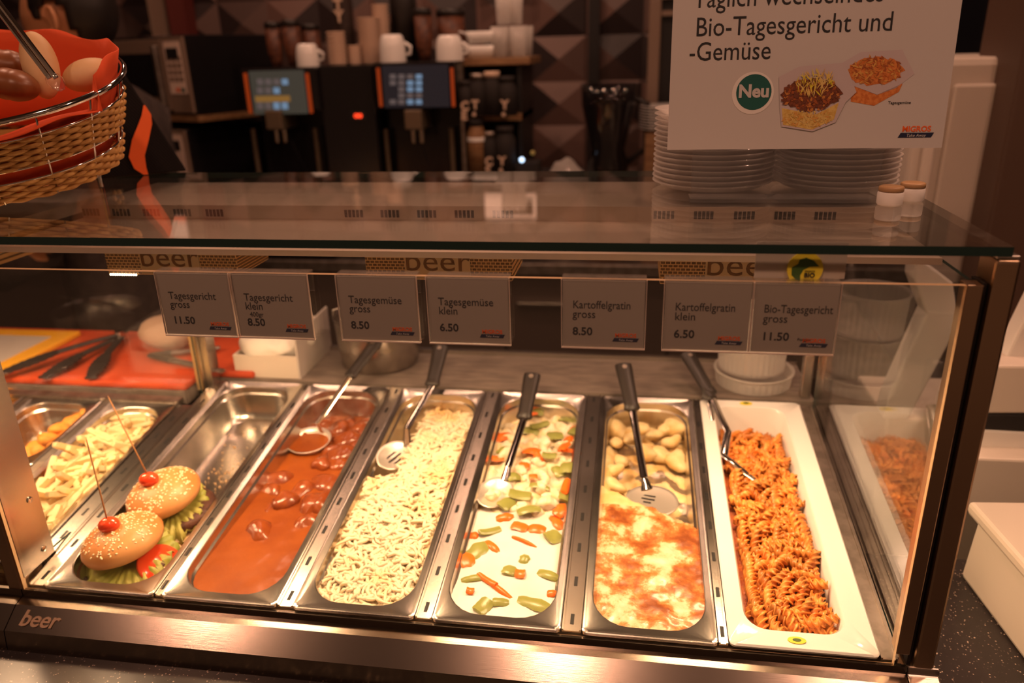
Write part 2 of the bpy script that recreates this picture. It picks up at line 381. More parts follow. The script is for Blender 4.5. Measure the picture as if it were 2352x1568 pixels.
# well under the pans
def deckbox(mb, u0, u1, v0, v1, w0, w1, mi=0):
    vs = [D(u,v,w) for w in (w0,w1) for v in (v0,v1) for u in (u0,u1)]
    return mb.add(vs, [(0,2,3,1),(4,5,7,6),(0,1,5,4),(2,6,7,3),(0,4,6,2),(1,3,7,5)], mi)
PX = [0, .1733, .3569, .5416, .7289, .9030]; PW = .162; PL = .530
well = MB()
deckbox(well, -.02, 1.092, .008, .54, -.135, -.13); deckbox(well, -.026, -.02, .01, .54, -.135, -.008); deckbox(well, 1.0921, 1.0951, .01, .54, -.135, -.008)
deckbox(well, -.02, 1.092, .541, .544, -.135, -.004)
P('well_liner', well, 'dull_steel')
def bar(u0, u1, slots=True, v0=.004, v1=.534, w=-.0035, n=9):
    mb = MB(); deckbox(mb, u0, u1, v0, v1, w-.004, w)
    e = min(.0022, (u1-u0)*.2)
    deckbox(mb, u0, u0+e, v0, v1, w, w+.0022); deckbox(mb, u1-e, u1, v0, v1, w, w+.0022)
    if slots:
        for k in range(n):
            v = v0+.018+k*(v1-v0-.03)/(n-1); c = (u0+u1)/2
            deckbox(mb, c-.0023, c+.0023, v-.008, v+.008, w, w+.0004, 1)
    return mb
for i in range(5):
    P('pan_spacer', bar(PX[i]+PW+.0008, PX[i+1]-.0008, True), ['steel', 'slot'])
P('pan_spacer', bar(-.0245, -.0008, True), ['steel', 'slot'])
P('pan_spacer', bar(1.0735, 1.0915, False, w=-.006), ['dull_steel', 'slot'])
# ledge behind the pans
led = MB().box(-.052, 1.10, .535, .70, .052, .0712); led.box(.075, 1.10, .70, .712, .03, .079, 1)
P('back_ledge', led, ['laminate', 'steel'])
# posts
def post(x0, x1, y0, y1, z0, z1): return MB().box(x0, x1, y0, y1, z0, z1)
P('post', post(1.106, 1.128, -.003, .035, -.016, .470), 'bronze_steel', bevel=.003)
P('post', post(-.052, -.030, -.003, .040, -.018, .470), 'bronze_steel', bevel=.003)
br = P('post_bracket', post(-.0298, -.0270, .001, .062, .008, .44), 'steel', bevel=.0008)
for z in (.025, .105, .40):
    MB().lathe([(.0045,0), (.0045,.0012), (.003,.002), (.0005,.0022)], 14, cap1=False).build('screw', 'polished', br, smooth=True, loc=(-.027, .045, z), rot=(0, PI/2, 0))
P('clamp_and_gap_shade', post(1.0855, 1.1000, -.0028, .016, .010, .446), 'bronze_steel', bevel=.001)
P('clamp_and_gap_shade', post(1.1010, 1.1050, .004, .03, -.01, .446), 'dark')  # dark box stands in for the shade of the gap beside the post
P('back_post', post(1.078, 1.094, .545, .565, .072, .436), 'steel', bevel=.001)
P('back_post', post(-.047, -.036, .500, .53, .06, .436), mat('tan_post', (.55,.36,.16), .4, .3).name, bevel=.001)
P('back_post', post(-.033, -.012, .500, .53, .06, .436), 'steel', bevel=.001)
# glass
def pane(mb, x0, x1, y0, y1, z0, z1, front_only=False):
    vs = [(x,y,z) for z in (z0,z1) for y in (y0,y1) for x in (x0,x1)]
    d = (x1-x0, y1-y0, z1-z0); ax = d.index(min(d))
    for q, a_ in (((0,2,3,1),2),((4,5,7,6),2),((0,1,5,4),1),((2,6,7,3),1),((0,4,6,2),0),((1,3,7,5),0)): mb.add(vs, [q], 0 if a_ == ax or (front_only and a_ == 0) else 1)
    return mb
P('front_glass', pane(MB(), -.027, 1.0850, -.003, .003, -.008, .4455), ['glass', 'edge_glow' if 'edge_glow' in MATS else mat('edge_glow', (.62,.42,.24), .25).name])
P('side_glass', pane(MB(), 1.0960, 1.1005, .018, .53, -.004, .443), ['glass', 'glass_edge'])
P('side_glass', pane(MB(), -.0345, -.0305, .044, .49, .012, .432), ['glass_thin', 'glass_edge'])
P('top_glass', pane(MB(), -.75, 1.118, -.004, .455, .474, .483, True), ['glass', 'glass_edge'])
for x in (1.117, -.041): P('glass_support', MB().box(x-.010, x+.010, .0, .030, .4705, .4738), 'steel', bevel=.001)
# hood
hood = MB().box(-.008, 1.09, .0805, .248, .4450, .4505).box(-.008, 1.09, .248, .44, .4450, .4690)
for k, g0 in enumerate(((190,230),(258,300),(328,368),(398,440),(472,514),(790,835),(873,918),(957,1003),(1043,1090),(1130,1180),(1500,1550),(1593,1640),(1685,1735),(1778,1828),(1870,1922))):
    xa = at(g0[0], 490, 'y', .248); xb = at(g0[1], 490, 'y', .248)
    for q in range(5):
        x = xa.x+(xb.x-xa.x)*(q+.5)/5; hood.box(x-.0019, x+.0019, .2474, .2481, .4535, .4635, 1)
hood.box(-.008, 1.09, .076, .080, .4440, .4510)
P('hood', hood, ['hood_steel', 'slot'])
for x in LAMP_X:
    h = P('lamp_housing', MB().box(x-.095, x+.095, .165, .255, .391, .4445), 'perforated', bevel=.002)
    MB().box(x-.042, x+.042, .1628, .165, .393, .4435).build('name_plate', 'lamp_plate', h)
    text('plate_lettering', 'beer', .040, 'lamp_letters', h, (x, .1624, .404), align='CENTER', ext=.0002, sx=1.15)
    MB().box(x-.075, x+.075, .18, .24, .3885, .3908).build('lamp_lens', 'lamp_glow', h)
    mb = MB()
    for k in range(12): mb.ball((x-.09+k*.0034,   .1635, .3915), .0014, n=6, m=4)
    if x == LAMP_X[0]: mb.build('led_row', 'led', h)

# ------------------------------------------------------------------ left neighbour case
nb = thing('neighbouring_display_case', 'second heated food display with fries and nuggets, left of the first', 'display case', (-.3,0,0))
def Q(name, mb, m, **k):
    o = mb.build(name, m, nb, **k); o.location = (.3,0,0); return o
nb_rail = rail(-1.3, -.0315)
Q('front_rail', nb_rail, 'brushed')
mb = MB(); deckbox(mb, -.75, -.052, .445, .462, -.006, .004); deckbox(mb, -.75, -.0535, -.01, .446, -.135, -.13); Q('well_liner', mb, 'dull_steel')
mb = MB(); deckbox(mb, -.0515, -.0265, .064, .444, -.008, -.002)
for k in range(7): deckbox(mb, -.041, -.037, .09+k*.05, .106+k*.05, -.002, -.0016, 1)
Q('pan_spacer', mb, ['steel', 'slot'])
for (u0, u1, v0, v1) in ((-.2055,-.1905,.0,.445), (-.3735,-.3585,.0,.445)):
    mb = MB(); deckbox(mb, u0, u1, v0, v1, -.008, -.002); Q('pan_spacer', mb, ['dull_steel', 'slot'])
Q('back_ledge', MB().box(-1.0, -.053, .468, .76, .045, .0712), 'laminate')
Q('hood', MB().box(-.75, -.06, .06, .42, .4450, .462), 'hood_steel')
Q('lamp_housing', MB().box(-.45, -.12, .20, .30, .392, .4445), 'perforated')

# ------------------------------------------------------------------ pans
def pan_mesh(W, L, depth, r=.047, rim=.011, front=.016, flat=None):
    mb = MB(); x0, x1, y0, y1 = rim, W-rim, front, L-front
    Lp = [rrect(0, W, 0, L, .006, -.005), rrect(0, W, 0, L, .006, -.0008), rrect(.0012, W-.0012, .0012, L-.0012, .006, 0),
          rrect(.004, W-.004, .004, L-.004, .006, -.0006), rrect(.0052, W-.0052, .0052, L-.0052, .010, -.0016),
          rrect(x0-.0015, x1+.0015, y0-.0015, y1+.0015, r, -.0016), rrect(x0, x1, y0, y1, r, -.0030),
          rrect(x0+.001, x1-.001, y0+.001, y1-.001, r, -.014), rrect(x0+.004, x1-.004, y0+.004, y1-.004, r-.003, -.0165),
          rrect(x0+.009, x1-.009, y0+.009, y1-.009, r-.006, -depth+.012), rrect(x0+.017, x1-.017, y0+.017, y1-.017, r-.012, -depth+.002), rrect(x0+.030, x1-.030, y0+.030, y1-.030, .008, -depth)]
    mb.loft(Lp, False, True); return mb
def pan(name, label, u, v, W, L, depth, **k):
    t = thing(name, label, 'food pan', D(u, v, .0005), (TILT,0,0))
    o = pan_mesh(W, L, depth, **k).build('pan_body', 'pan_steel', t, smooth=True); return t
pan('food_pan', 'steel pan holding the two burgers, its back half empty', PX[0], 0, PW, PL, .065)
pan('food_pan', 'steel pan full of brown goulash', PX[1], 0, PW, PL, .10)
pan('food_pan', 'steel pan heaped with pale egg noodles', PX[2], 0, PW, PL, .075)
pan('food_pan', 'steel pan of vegetables in white cream sauce', PX[3], 0, PW, PL, .10)
pan('food_pan', 'steel pan of browned potato gratin', PX[4], 0, PW, PL, .075)
pan('food_pan', 'steel pan full of french fries', -.1895, .035, PW-.027, .41, .065)
pan('food_pan', 'small steel pan with nuggets behind the left post', -.3575, .246, .1505, .2, .065, r=.035)
pan('food_pan', 'small steel pan in front of the nugget pan', -.3575, .035, .1505, .2, .065, r=.035)
pan('food_pan', 'steel pan at the far left with orange breaded pieces', -.529, .035, .154, .41, .065)
cp = thing('ceramic_food_pan', 'white ceramic pan full of red fusilli pasta', 'food pan', D(PX[5], 0, .0012), (TILT,0,0))
mb = MB(); CW, CL = .169, .530
mb.loft([rrect(.001,CW-.001,.001,CL-.001,.006,-.0045), rrect(0,CW,0,CL,.008,-.001), rrect(.002,CW-.002,.002,CL-.002,.008,.001), rrect(.021,CW-.029,.026,CL-.020,.028,.0006), rrect(.0235,CW-.0315,.0285,CL-.0225,.027,-.003),
         rrect(.026,CW-.036,.033,CL-.030,.025,-.045), rrect(.033,CW-.042,.045,CL-.040,.02,-.060), rrect(.05,CW-.06,.07,CL-.07,.01,-.062)], False, True)
mb.build('pan_body', 'ceramic', cp, smooth=True)
for y in (.013, CL-.010):
    st = MB().lathe([(.0005,.0), (.0085,.0), (.0085,.0012), (.0005,.0013)], 20, cap0=False, cap1=False).build('rim_sticker', 'lemon', cp, loc=(.078, y, .0008)); st.scale = (1.25,.6,1)
    MB().lathe([(.0005,.0), (.004,.0), (.004,.0004), (.0005,.0005)], 14, cap0=False, cap1=False).build('leaf_mark', 'leaf_green', st, loc=(0, 0, .0012))

# ------------------------------------------------------------------ foods
def food(name, label, cat, u, v, kind=None, group=None):
    return thing(name, label, cat, D(u, v, 0), (TILT,0,0), group)
INV = Matrix.Rotation(-TILT, 3, 'X')
def deckobj(mb, name, m, label, cat, u, v, w=0, group=None, kind=None, **k):
    o = mb.build(name, m, None, loc=D(u, v, w), rot=(TILT,0,0), **k); return tag(o, label, cat, group, kind)
# goulash: level liquid in a tilted pan
GW0 = -.0125
def gl(v): return GW0 - v*math.tan(TILT)*.62
mb = MB(); mb.grid(.010, PW-.010, .014, PL-.014, 24, 70, lambda x, y: gl(y)+.0012*nz(x, y, 1, 40)+.0005*nz(x, y, 2, 120))
deckobj(mb, 'goulash_sauce', 'sauce_red', 'brown red goulash sauce filling the second steel pan', 'sauce', PX[1], 0, kind='stuff', smooth='all')
chunks = []
for k in range(5):
    s = rnd.random()*50
    mb = MB(); mb.ball((0,0,0), .020, .016, .013, 18, 12, fn=lambda p, s=s: 1+.55*nz(p.x, p.y, p.z+s, 45)+.12*nz(p.x, p.y, p.z+s, 140)); chunks.append(mb)
cpos = [(600,1090),(622,1160),(585,1120),(735,1050),(780,1050),(760,1020),(820,1005),(700,1205),(690,1120),(655,1150),(740,1150),(800,990),(770,960),(730,975),(830,960),(800,940),(850,930),(690,985),(720,1010),(745,1100),(600,1225),(790,1030),(850,980),(760,930),(710,950),(810,1045),(720,1160)]
protos = []
for k, (px, py) in enumerate(cpos):
    w0 = -.03; u, v = deck_uv(px, py, w0); v = min(v, .49)
    u = min(max(u, PX[1]+.028), PX[1]+PW-.028)
    loc = D(u, v, gl(v)+rnd.uniform(-.014, -.002)); rot = (TILT+rnd.uniform(-.3,.3), rnd.uniform(-.3,.3), rnd.uniform(0,6)); sc_ = rnd.uniform(1.05,1.75)
    if k < 5:
        o = chunks[k].build('goulash_chunk', 'meat', None, smooth='all'); protos.append(o)
        tag(o, 'glossy lump of meat standing out of the goulash sauce', 'meat', 'meat lumps in the goulash')
    else: o = dup(protos[k % 5])
    o.location = loc; o.rotation_euler = rot; o.scale = (sc_,)*3
# egg noodles (spaetzle)
def scoop(x, y): return max(0, min(1, (y-.27+.3*max(0,.035-x))/.05))*max(0, min(1, (.062-.10*max(0,y-.44)-x)/.014))
def sp(x, y):
    h = -.020+.012*math.sin(min(1, y/.5)*PI)+.004*nz(x, y, 5, 22)+.003*nz(x, y, 9, 60)
    h -= .075*scoop(x, y)
    h -= .018*max(0, (y-.40)/.11)
    h += .004*max(0, 1-y/.05)
    return h
mb = MB(); mb.grid(.012, PW-.012, .017, PL-.017, 30, 90, lambda x, y: sp(x, y)-.004)
mb.m = [1]*len(mb.m); r3 = random.Random(11)
for k in range(1300):
    x = r3.uniform(.020, PW-.020); y = r3.uniform(.024, PL-.026); an = r3.uniform(0, 2*PI); ln = r3.uniform(.024,.044); cv = r3.uniform(-70,70); rr = r3.uniform(.0020,.0030)
    if scoop(x, y) > .45: continue
    z = sp(x, y)+r3.uniform(-.002,.0035); path = []
    for q in range(6):
        t = (q/5-.5)*ln; a2 = an+cv*t*1.1; px_, py_ = x+math.cos(a2)*t, y+math.sin(a2)*t
        path.append((min(max(px_,.016),PW-.016), min(max(py_,.020),PL-.020), z+.002*math.sin(q*1.3+k)))
    mb.tube(path, [rr*.6, rr, rr*1.1, rr, rr*1.05, rr*.6], 6)
deckobj(mb, 'egg_noodles', ['noodle', 'noodle_bed'], 'heap of pale yellow egg noodles in the third steel pan', 'noodles', PX[2], 0, kind='stuff', smooth='all', weld=False)
# vegetables in cream
def vh(x, y):
    t = max(0, min(1, (y-.20)/.10)); base = -.010-.070*y
    return base+.0008*nz(x, y, 3, 30)+t*(.009*nz(x, y, 4, 34)+.009*nz(x, y, 8, 70)+.007)
mb = MB(); mb.grid(.010, PW-.010, .014, PL-.014, 60, 190, vh)
for i, f in enumerate(mb.f):
    if sum(mb.v[q].y for q in f)/4 > .235+.02*nz(mb.v[f[0]].x, mb.v[f[0]].y, 0, 60): mb.m[i] = 1
deckobj(mb, 'cream_sauce', ['cream_sauce', 'veg_mass'], 'white cream sauce with soft vegetables in the fourth steel pan', 'sauce', PX[3], 0, kind='stuff', smooth='all', weld=False)
def strip(L_, W_, T_, bend, s):
    mb = MB(); n = 8; loops = []
    for i in range(n+1):
        t = i/n-.5; a_ = t*bend; R_ = L_/bend if abs(bend) > .01 else 1e3
        c = Vector((R_*math.sin(a_), 0, R_*(math.cos(a_)-1))); nrm = Vector((math.sin(a_), 0, math.cos(a_)))
        ww = W_*(1-.25*(abs(t)*2)**6)*(1+.22*nz(t*1.2, s*3.1, 0, 3)); 
        loops.append([c+Vector((0,-ww,0)), c+Vector((0,-ww*.6,0))+nrm*T_, c+Vector((0,ww*.6,0))+nrm*T_, c+Vector((0,ww,0)), c+Vector((0,ww*.6,0))-nrm*T_*.6, c+Vector((0,-ww*.6,0))-nrm*T_*.6])
    return mb.loft(loops)
PEP = [(1097,1265,.021,.010,60),(1125,1222,.020,.006,35),(1172,1312,.010,.009,80),(1255,1320,.020,.0065,-25),(1225,1388,.030,.008,-20),(1110,1395,.014,.009,60),(1150,1385,.012,.006,10),(1085,1330,.020,.005,15),(1205,1285,.010,.006,80),(1195,1150,.02,.009,0),(1165,1165,.016,.009,60),(1215,1180,.020,.008,20),(1240,1130,.018,.006,-10),(1270,1235,.013,.012,40),(1305,1085,.014,.013,0),(1285,1090,.012,.010,40),(1215,990,.020,.008,0),(1240,985,.022,.006,40),(1275,1010,.016,.012,10),(1300,965,.02,.006,-25),(1160,1040,.014,.010,60),(1262,1060,.014,.008,0),(1310,1150,.015,.008,90),(1180,1105,.014,.007,30),(1235,955,.012,.006,0),(1285,940,.016,.007,-30),(1320,1000,.012,.008,70)]
CAR = [(1140,1350,.040,.0035,-35),(1120,1335,.020,.004,-35),(1050,1285,.012,.012,20),(1130,1255,.018,.005,-45),(1205,1245,.024,.0025,-25),(1195,1320,.008,.007,0),(1195,1210,.014,.009,-15),(1235,1215,.016,.008,0),(1160,1190,.015,.006,20),(1080,1360,.006,.005,0),(1270,1365,.007,.005,0),(1222,1045,.018,.010,-20),(1245,1055,.014,.009,40),(1300,1030,.030,.007,80),(1325,995,.016,.008,80),(1160,1005,.018,.010,30),(1225,965,.016,.005,30),(1315,1130,.024,.006,85),(1205,1075,.010,.008,0),(1310,1045,.024,.004,0),(1290,1180,.016,.008,60),(1145,1060,.012,.008,10),(1225,1105,.008,.006,10),(1085,1230,.007,.006,0),(1280,1200,.018,.007,-60)]
def veg(lst, name, m, label, group):
    ps = []
    for k in range(4):
        o = strip(2, .7, .16, (.8,-.5,.3,1.0)[k], k).build(name, m, None, smooth=True); ps.append(o); 
    for k, (px, py, l, ww, ang) in enumerate(lst):
        u, v = deck_uv(px, py, -.02); u = min(max(u, PX[3]+.022), PX[3]+PW-.020); v = max(v, .028)
        z = vh(u-PX[3], v); u, v = deck_uv(px, py, z); u = min(max(u, PX[3]+.020), PX[3]+PW-.018); v = max(v, .026); z = vh(u-PX[3], v)
        o = ps[k] if k < 4 else dup(ps[k % 4]); tag(o, label, name.split('_')[0], group)
        o.location = D(u, v, z+.0018+(.0075 if v > .22 else 0)); o.rotation_euler = (TILT+rnd.uniform(-.25,.25)*(v > .2), rnd.uniform(-.15,.15), math.radians(ang)); o.scale = (l*.88, ww*1.7, .016)
veg(PEP, 'pepper_piece', 'pepper_green', 'piece of green pepper lying in the white cream sauce', 'green pepper pieces')
veg(CAR, 'carrot_piece', 'carrot', 'orange carrot piece lying in the white cream sauce', 'carrot pieces')
lp_ = []
for k in range(46):
    x, y = rnd.uniform(.026, PW-.026), rnd.uniform(.235, .485)
    if k < 4:
        s = rnd.random()*40; o = MB().ball((0,0,0), .013, .011, .0085, 16, 10, fn=lambda p, s=s: 1+.5*nz(p.x, p.y, p.z+s, 75)+.25*nz(p.x, p.y, p.z+s, 190)).build('cauliflower_piece', 'veg_mass', None, smooth='all'); lp_.append(o)
        tag(o, 'cream coated cauliflower piece heaped in the back of the vegetable pan', 'cauliflower', 'cauliflower pieces in the cream sauce')
    else: o = dup(lp_[k % 4])
    o.location = D(PX[3]+x, y, vh(x, y)+rnd.uniform(-.003,.003)); o.rotation_euler = (rnd.uniform(-.5,.5), rnd.uniform(-.5,.5), rnd.uniform(0,6)); q_ = rnd.uniform(.7,1.2); o.scale = (q_,)*3
# gratin
def gh(x, y):
    e = .235+.06*(1-(x-.03)/.10)+.008*nz(x, 3, 1, 60)        # edge of the cut slab
    top = -.009-.014*y+.003*nz(x, y, 2, 25)+.0018*nz(x, y, 7, 80)
    low = -.052+.008*nz(x, y, 3, 40)
    t = max(0, min(1, (e-y)/.012)); h = top*t+low*(1-t)
    side = max(0, min(1, (.034-x)/.012, (y-.2)/.03))*max(0, min(1, (.44-y)/.04)); h = max(h, -.022+.006*nz(x, y, 9, 50)-.02*(1-side)-.05*(side < .05))
    return h
mb = MB(); mb.grid(.011, PW-.011, .015, PL-.015, 60, 180, gh)
for i, f in enumerate(mb.f):
    c = sum((mb.v[q] for q in f), Vector())/4
    if c.y > .47: mb.m[i] = 2
    elif c.z < -.030 and c.y > .25: mb.m[i] = 1 if nz(c.x, c.y, 0, 45) > .02 else 2
    elif c.y > .25: mb.m[i] = 2
mat('greasy_steel', (.42,.36,.29), .3, .8, c2=(.7,.56,.34), nscale=30, n_lo=.5, n_hi=.62)
deckobj(mb, 'potato_gratin', ['gratin', 'greasy_steel', 'potato'], 'browned cheese crust of the potato gratin in the fifth steel pan', 'gratin', PX[4], 0, smooth='all', weld=False)
pp = []
POT = [(1420,985),(1445,1010),(1400,1015),(1475,985),(1500,1000),(1530,975),(1560,985),(1545,1010),(1520,1040),(1420,1045),(1410,1085),(1400,1120),(1425,1130),(1590,1060),(1450,990),(1485,1040),(1550,960)]
for k, (px, py) in enumerate(POT):
    u, v = deck_uv(px, py, -.035); u = min(max(u, PX[4]+.03), PX[4]+PW-.03); v = min(v, .485)
    if k < 3:
        s = rnd.random()*30; o = MB().ball((0,0,0), .019, .015, .0105, 16, 10, fn=lambda p, s=s: 1+.6*nz(p.x, p.y, p.z+s, 42)+.15*nz(p.x, p.y, p.z+s, 110)).build('potato_piece', 'potato', None, smooth='all'); pp.append(o)
        tag(o, 'soft pale potato piece left in the gratin pan', 'potato', 'potato pieces in the gratin pan')
    else: o = dup(pp[k % 3])
    o.location = D(u, v, gh(u-PX[4], v)+.005 if k in (9,10,11,12) else -.042+rnd.uniform(0,.010)); o.rotation_euler = (TILT+rnd.uniform(-.4,.4), rnd.uniform(-.4,.4), rnd.uniform(0,6)); s_ = rnd.uniform(.8,1.25); o.scale = (s_,)*3
# fusilli
def ph(x, y):
    e = max(0, min(1, (CW-.034-x)/.015))
    return -.024+.012*nz(x, y, 2, 16)+.004*math.sin(y*9)-.010*(1-e)-.016*max(0, (y-.42)/.08)
mb = MB(); mb.grid(.027, CW-.036, .034, CL-.032, 24, 80, lambda x, y: ph(x, y)-.010+.003*nz(x, y, 1, 150))
deckobj(mb, 'pasta_sauce', 'mince', 'dark red mince sauce between the fusilli in the white ceramic pan', 'sauce', PX[5], 0, kind='stuff', smooth='all')
def fus(L_, R_, turns, bend, n=26):
    mb = MB(); loops = []
    for i in range(n+1):
        t = i/n; z = (t-.5)*L_; a0 = turns*2*PI*t; rr = R_*(.75+.25*math.sin(PI*t)); lp = []
        for b_ in range(3):
            a1 = a0+b_*2*PI/3
            for da, r_ in ((-.30, rr*.92), (.05, rr), (.30, rr*.9), (PI/3, rr*.30)): lp.append((r_*math.cos(a1+da)+bend*(z*z)*20, r_*math.sin(a1+da), z))
        loops.append(lp)
    return mb.loft(loops)
fp = []
for k in range(3):
    o = fus((.036,.031,.040)[k], (.0066,.0062,.0068)[k], (1.6,1.4,1.9)[k], (.3,-.2,.1)[k]).build('fusilli_piece', 'fusilli', None, smooth='all'); fp.append(o)
    tag(o, 'orange red fusilli twist lying in the heap of the ceramic pan', 'pasta', 'fusilli in the ceramic pan')
r4 = random.Random(5); n = 0
for lay in range(2):
    for j in range(23 if lay else 18):
        for i in range(7 if lay else 6):
            x = .036+(CW-.036-.036)*(i+r4.uniform(.1,.9))/(7 if lay else 6); y = .044+(CL-.044-.046)*(j+r4.uniform(.1,.9))/(23 if lay else 18)
            if lay and y > .47: continue
            o = fp[n] if n < 3 else dup(fp[n % 3]); n += 1
            an = r4.uniform(0, 2*PI); tilt_ = PI/2+r4.uniform(-.45,.45)
            x = min(max(x, .040), CW-.044)
            if abs(math.cos(an))*.018 > x-.030: an = PI/2
            if abs(math.cos(an))*.018 > CW-.032-x: an = PI/2
            o.location = D(PX[5]+x, y, ph(x, y)+(.006 if lay else -.002)); m3 = Matrix.Rotation(TILT,3,'X')@Matrix.Rotation(an,3,'Z')@Matrix.Rotation(tilt_,3,'Y')@Matrix.Rotation(r4.uniform(0,6),3,'Z')
            o.rotation_euler = m3.to_euler(); s_ = r4.uniform(1.0,1.25); o.scale = (s_,)*3
# fries
ff = []
r5 = random.Random(21)
def fry(L_, bend):
    mb = MB(); loops = []; n = 8
    for i in range(n+1):
        t = i/n-.5; e = .0051*(1 if 0 < i < n else .8); z = bend*(t*t-.1)*L_
        loops.append([(t*L_, -e, z-e), (t*L_, e, z-e), (t*L_, e, z+e), (t*L_, -e, z+e)])
    return mb.loft(loops)
for k, (l_, b_) in enumerate(((.062,.10), (.075,-.08), (.05,.2), (.085,.05))):
    o = fry(l_, b_).build('french_fry', 'fry', None, bevel=.0010); ff.append(o)
    tag(o, 'golden french fry lying loose in the heap of fries', 'fries', 'french fries in the left pan')
FU0, FW = -.1895, PW-.027
def fh(x, y): return -.022+.016*math.sin(min(1,max(0,y/.39))*PI)+.006*nz(x, y, 0, 18)
for k in range(190):
    lay = k/190; x = r5.uniform(.022, FW-.022); y = r5.uniform(.03,.385); an = r5.uniform(0, PI)
    if (x < .04 or x > FW-.04) and abs(math.cos(an)) > .5: an = PI/2+r5.uniform(-.4,.4)
    if y < .055 or y > .36: an = r5.uniform(-.3,.3); x = FW/2+r5.uniform(-.02,.02)
    o = ff[k] if k < 4 else dup(ff[k % 4])
    pit = r5.uniform(-.35,.35) if r5.random() > .16 else r5.uniform(.4,.9)
    o.location = D(FU0+x, .035+y, fh(x, y)-.016+.022*lay); o.rotation_euler = (Matrix.Rotation(TILT,3,'X')@Matrix.Rotation(an,3,'Z')@Matrix.Rotation(pit,3,'Y')@Matrix.Rotation(r5.uniform(-.4,.4),3,'X')).to_euler()
deckobj(MB().grid(.014, FW-.014, .018, .39, 14, 40, lambda x, y: fh(x, y)-.020), 'fry_bed', 'fry', 'lower layers of fries under the heap in the left pan', 'fries', FU0, .035, kind='stuff', smooth='all')
# nuggets
ng = []
NUG = [(80,1030,-.04),(110,1005,-.03),(140,985,-.03),(165,970,-.03),(195,960,-.03),(205,945,-.02),(70,1045,-.045),(120,1020,-.04), (150,1000,-.04)]
for k, (px, py, w_) in enumerate(NUG):
    u, v = deck_uv(px, py, w_)
    if k < 2:
        s = k*9.; o = MB().ball((0,0,0), .024, .019, .013, 16, 10, fn=lambda p, s=s: 1+.45*nz(p.x, p.y, p.z+s, 38)).build('nugget', 'nugget', None, smooth='all'); ng.append(o)
        tag(o, 'orange breaded nugget in the small pan left of the fries', 'nugget', 'nuggets beside the fries')
    else: o = dup(ng[k % 2])
    o.location = D(u, v, w_); o.rotation_euler = (TILT+rnd.uniform(-.3,.3), rnd.uniform(-.5,.5), rnd.uniform(0,6)); o.scale = (rnd.uniform(.75,1.0),)*3
for k, (px, py) in enumerate([(15,925),(5,945),(25,915),(0,918)]):
    u, v = deck_uv(px, py, -.012); o = dup(ng[k % 2], label='orange breaded cutlet in the far left pan', group='breaded cutlets in the far left pan')
    o.location = D(u-.012, v, -.012); o.rotation_euler = (TILT, rnd.uniform(-.3,.3), rnd.uniform(0,6)); o.scale = (1.3,1.3,1.2)

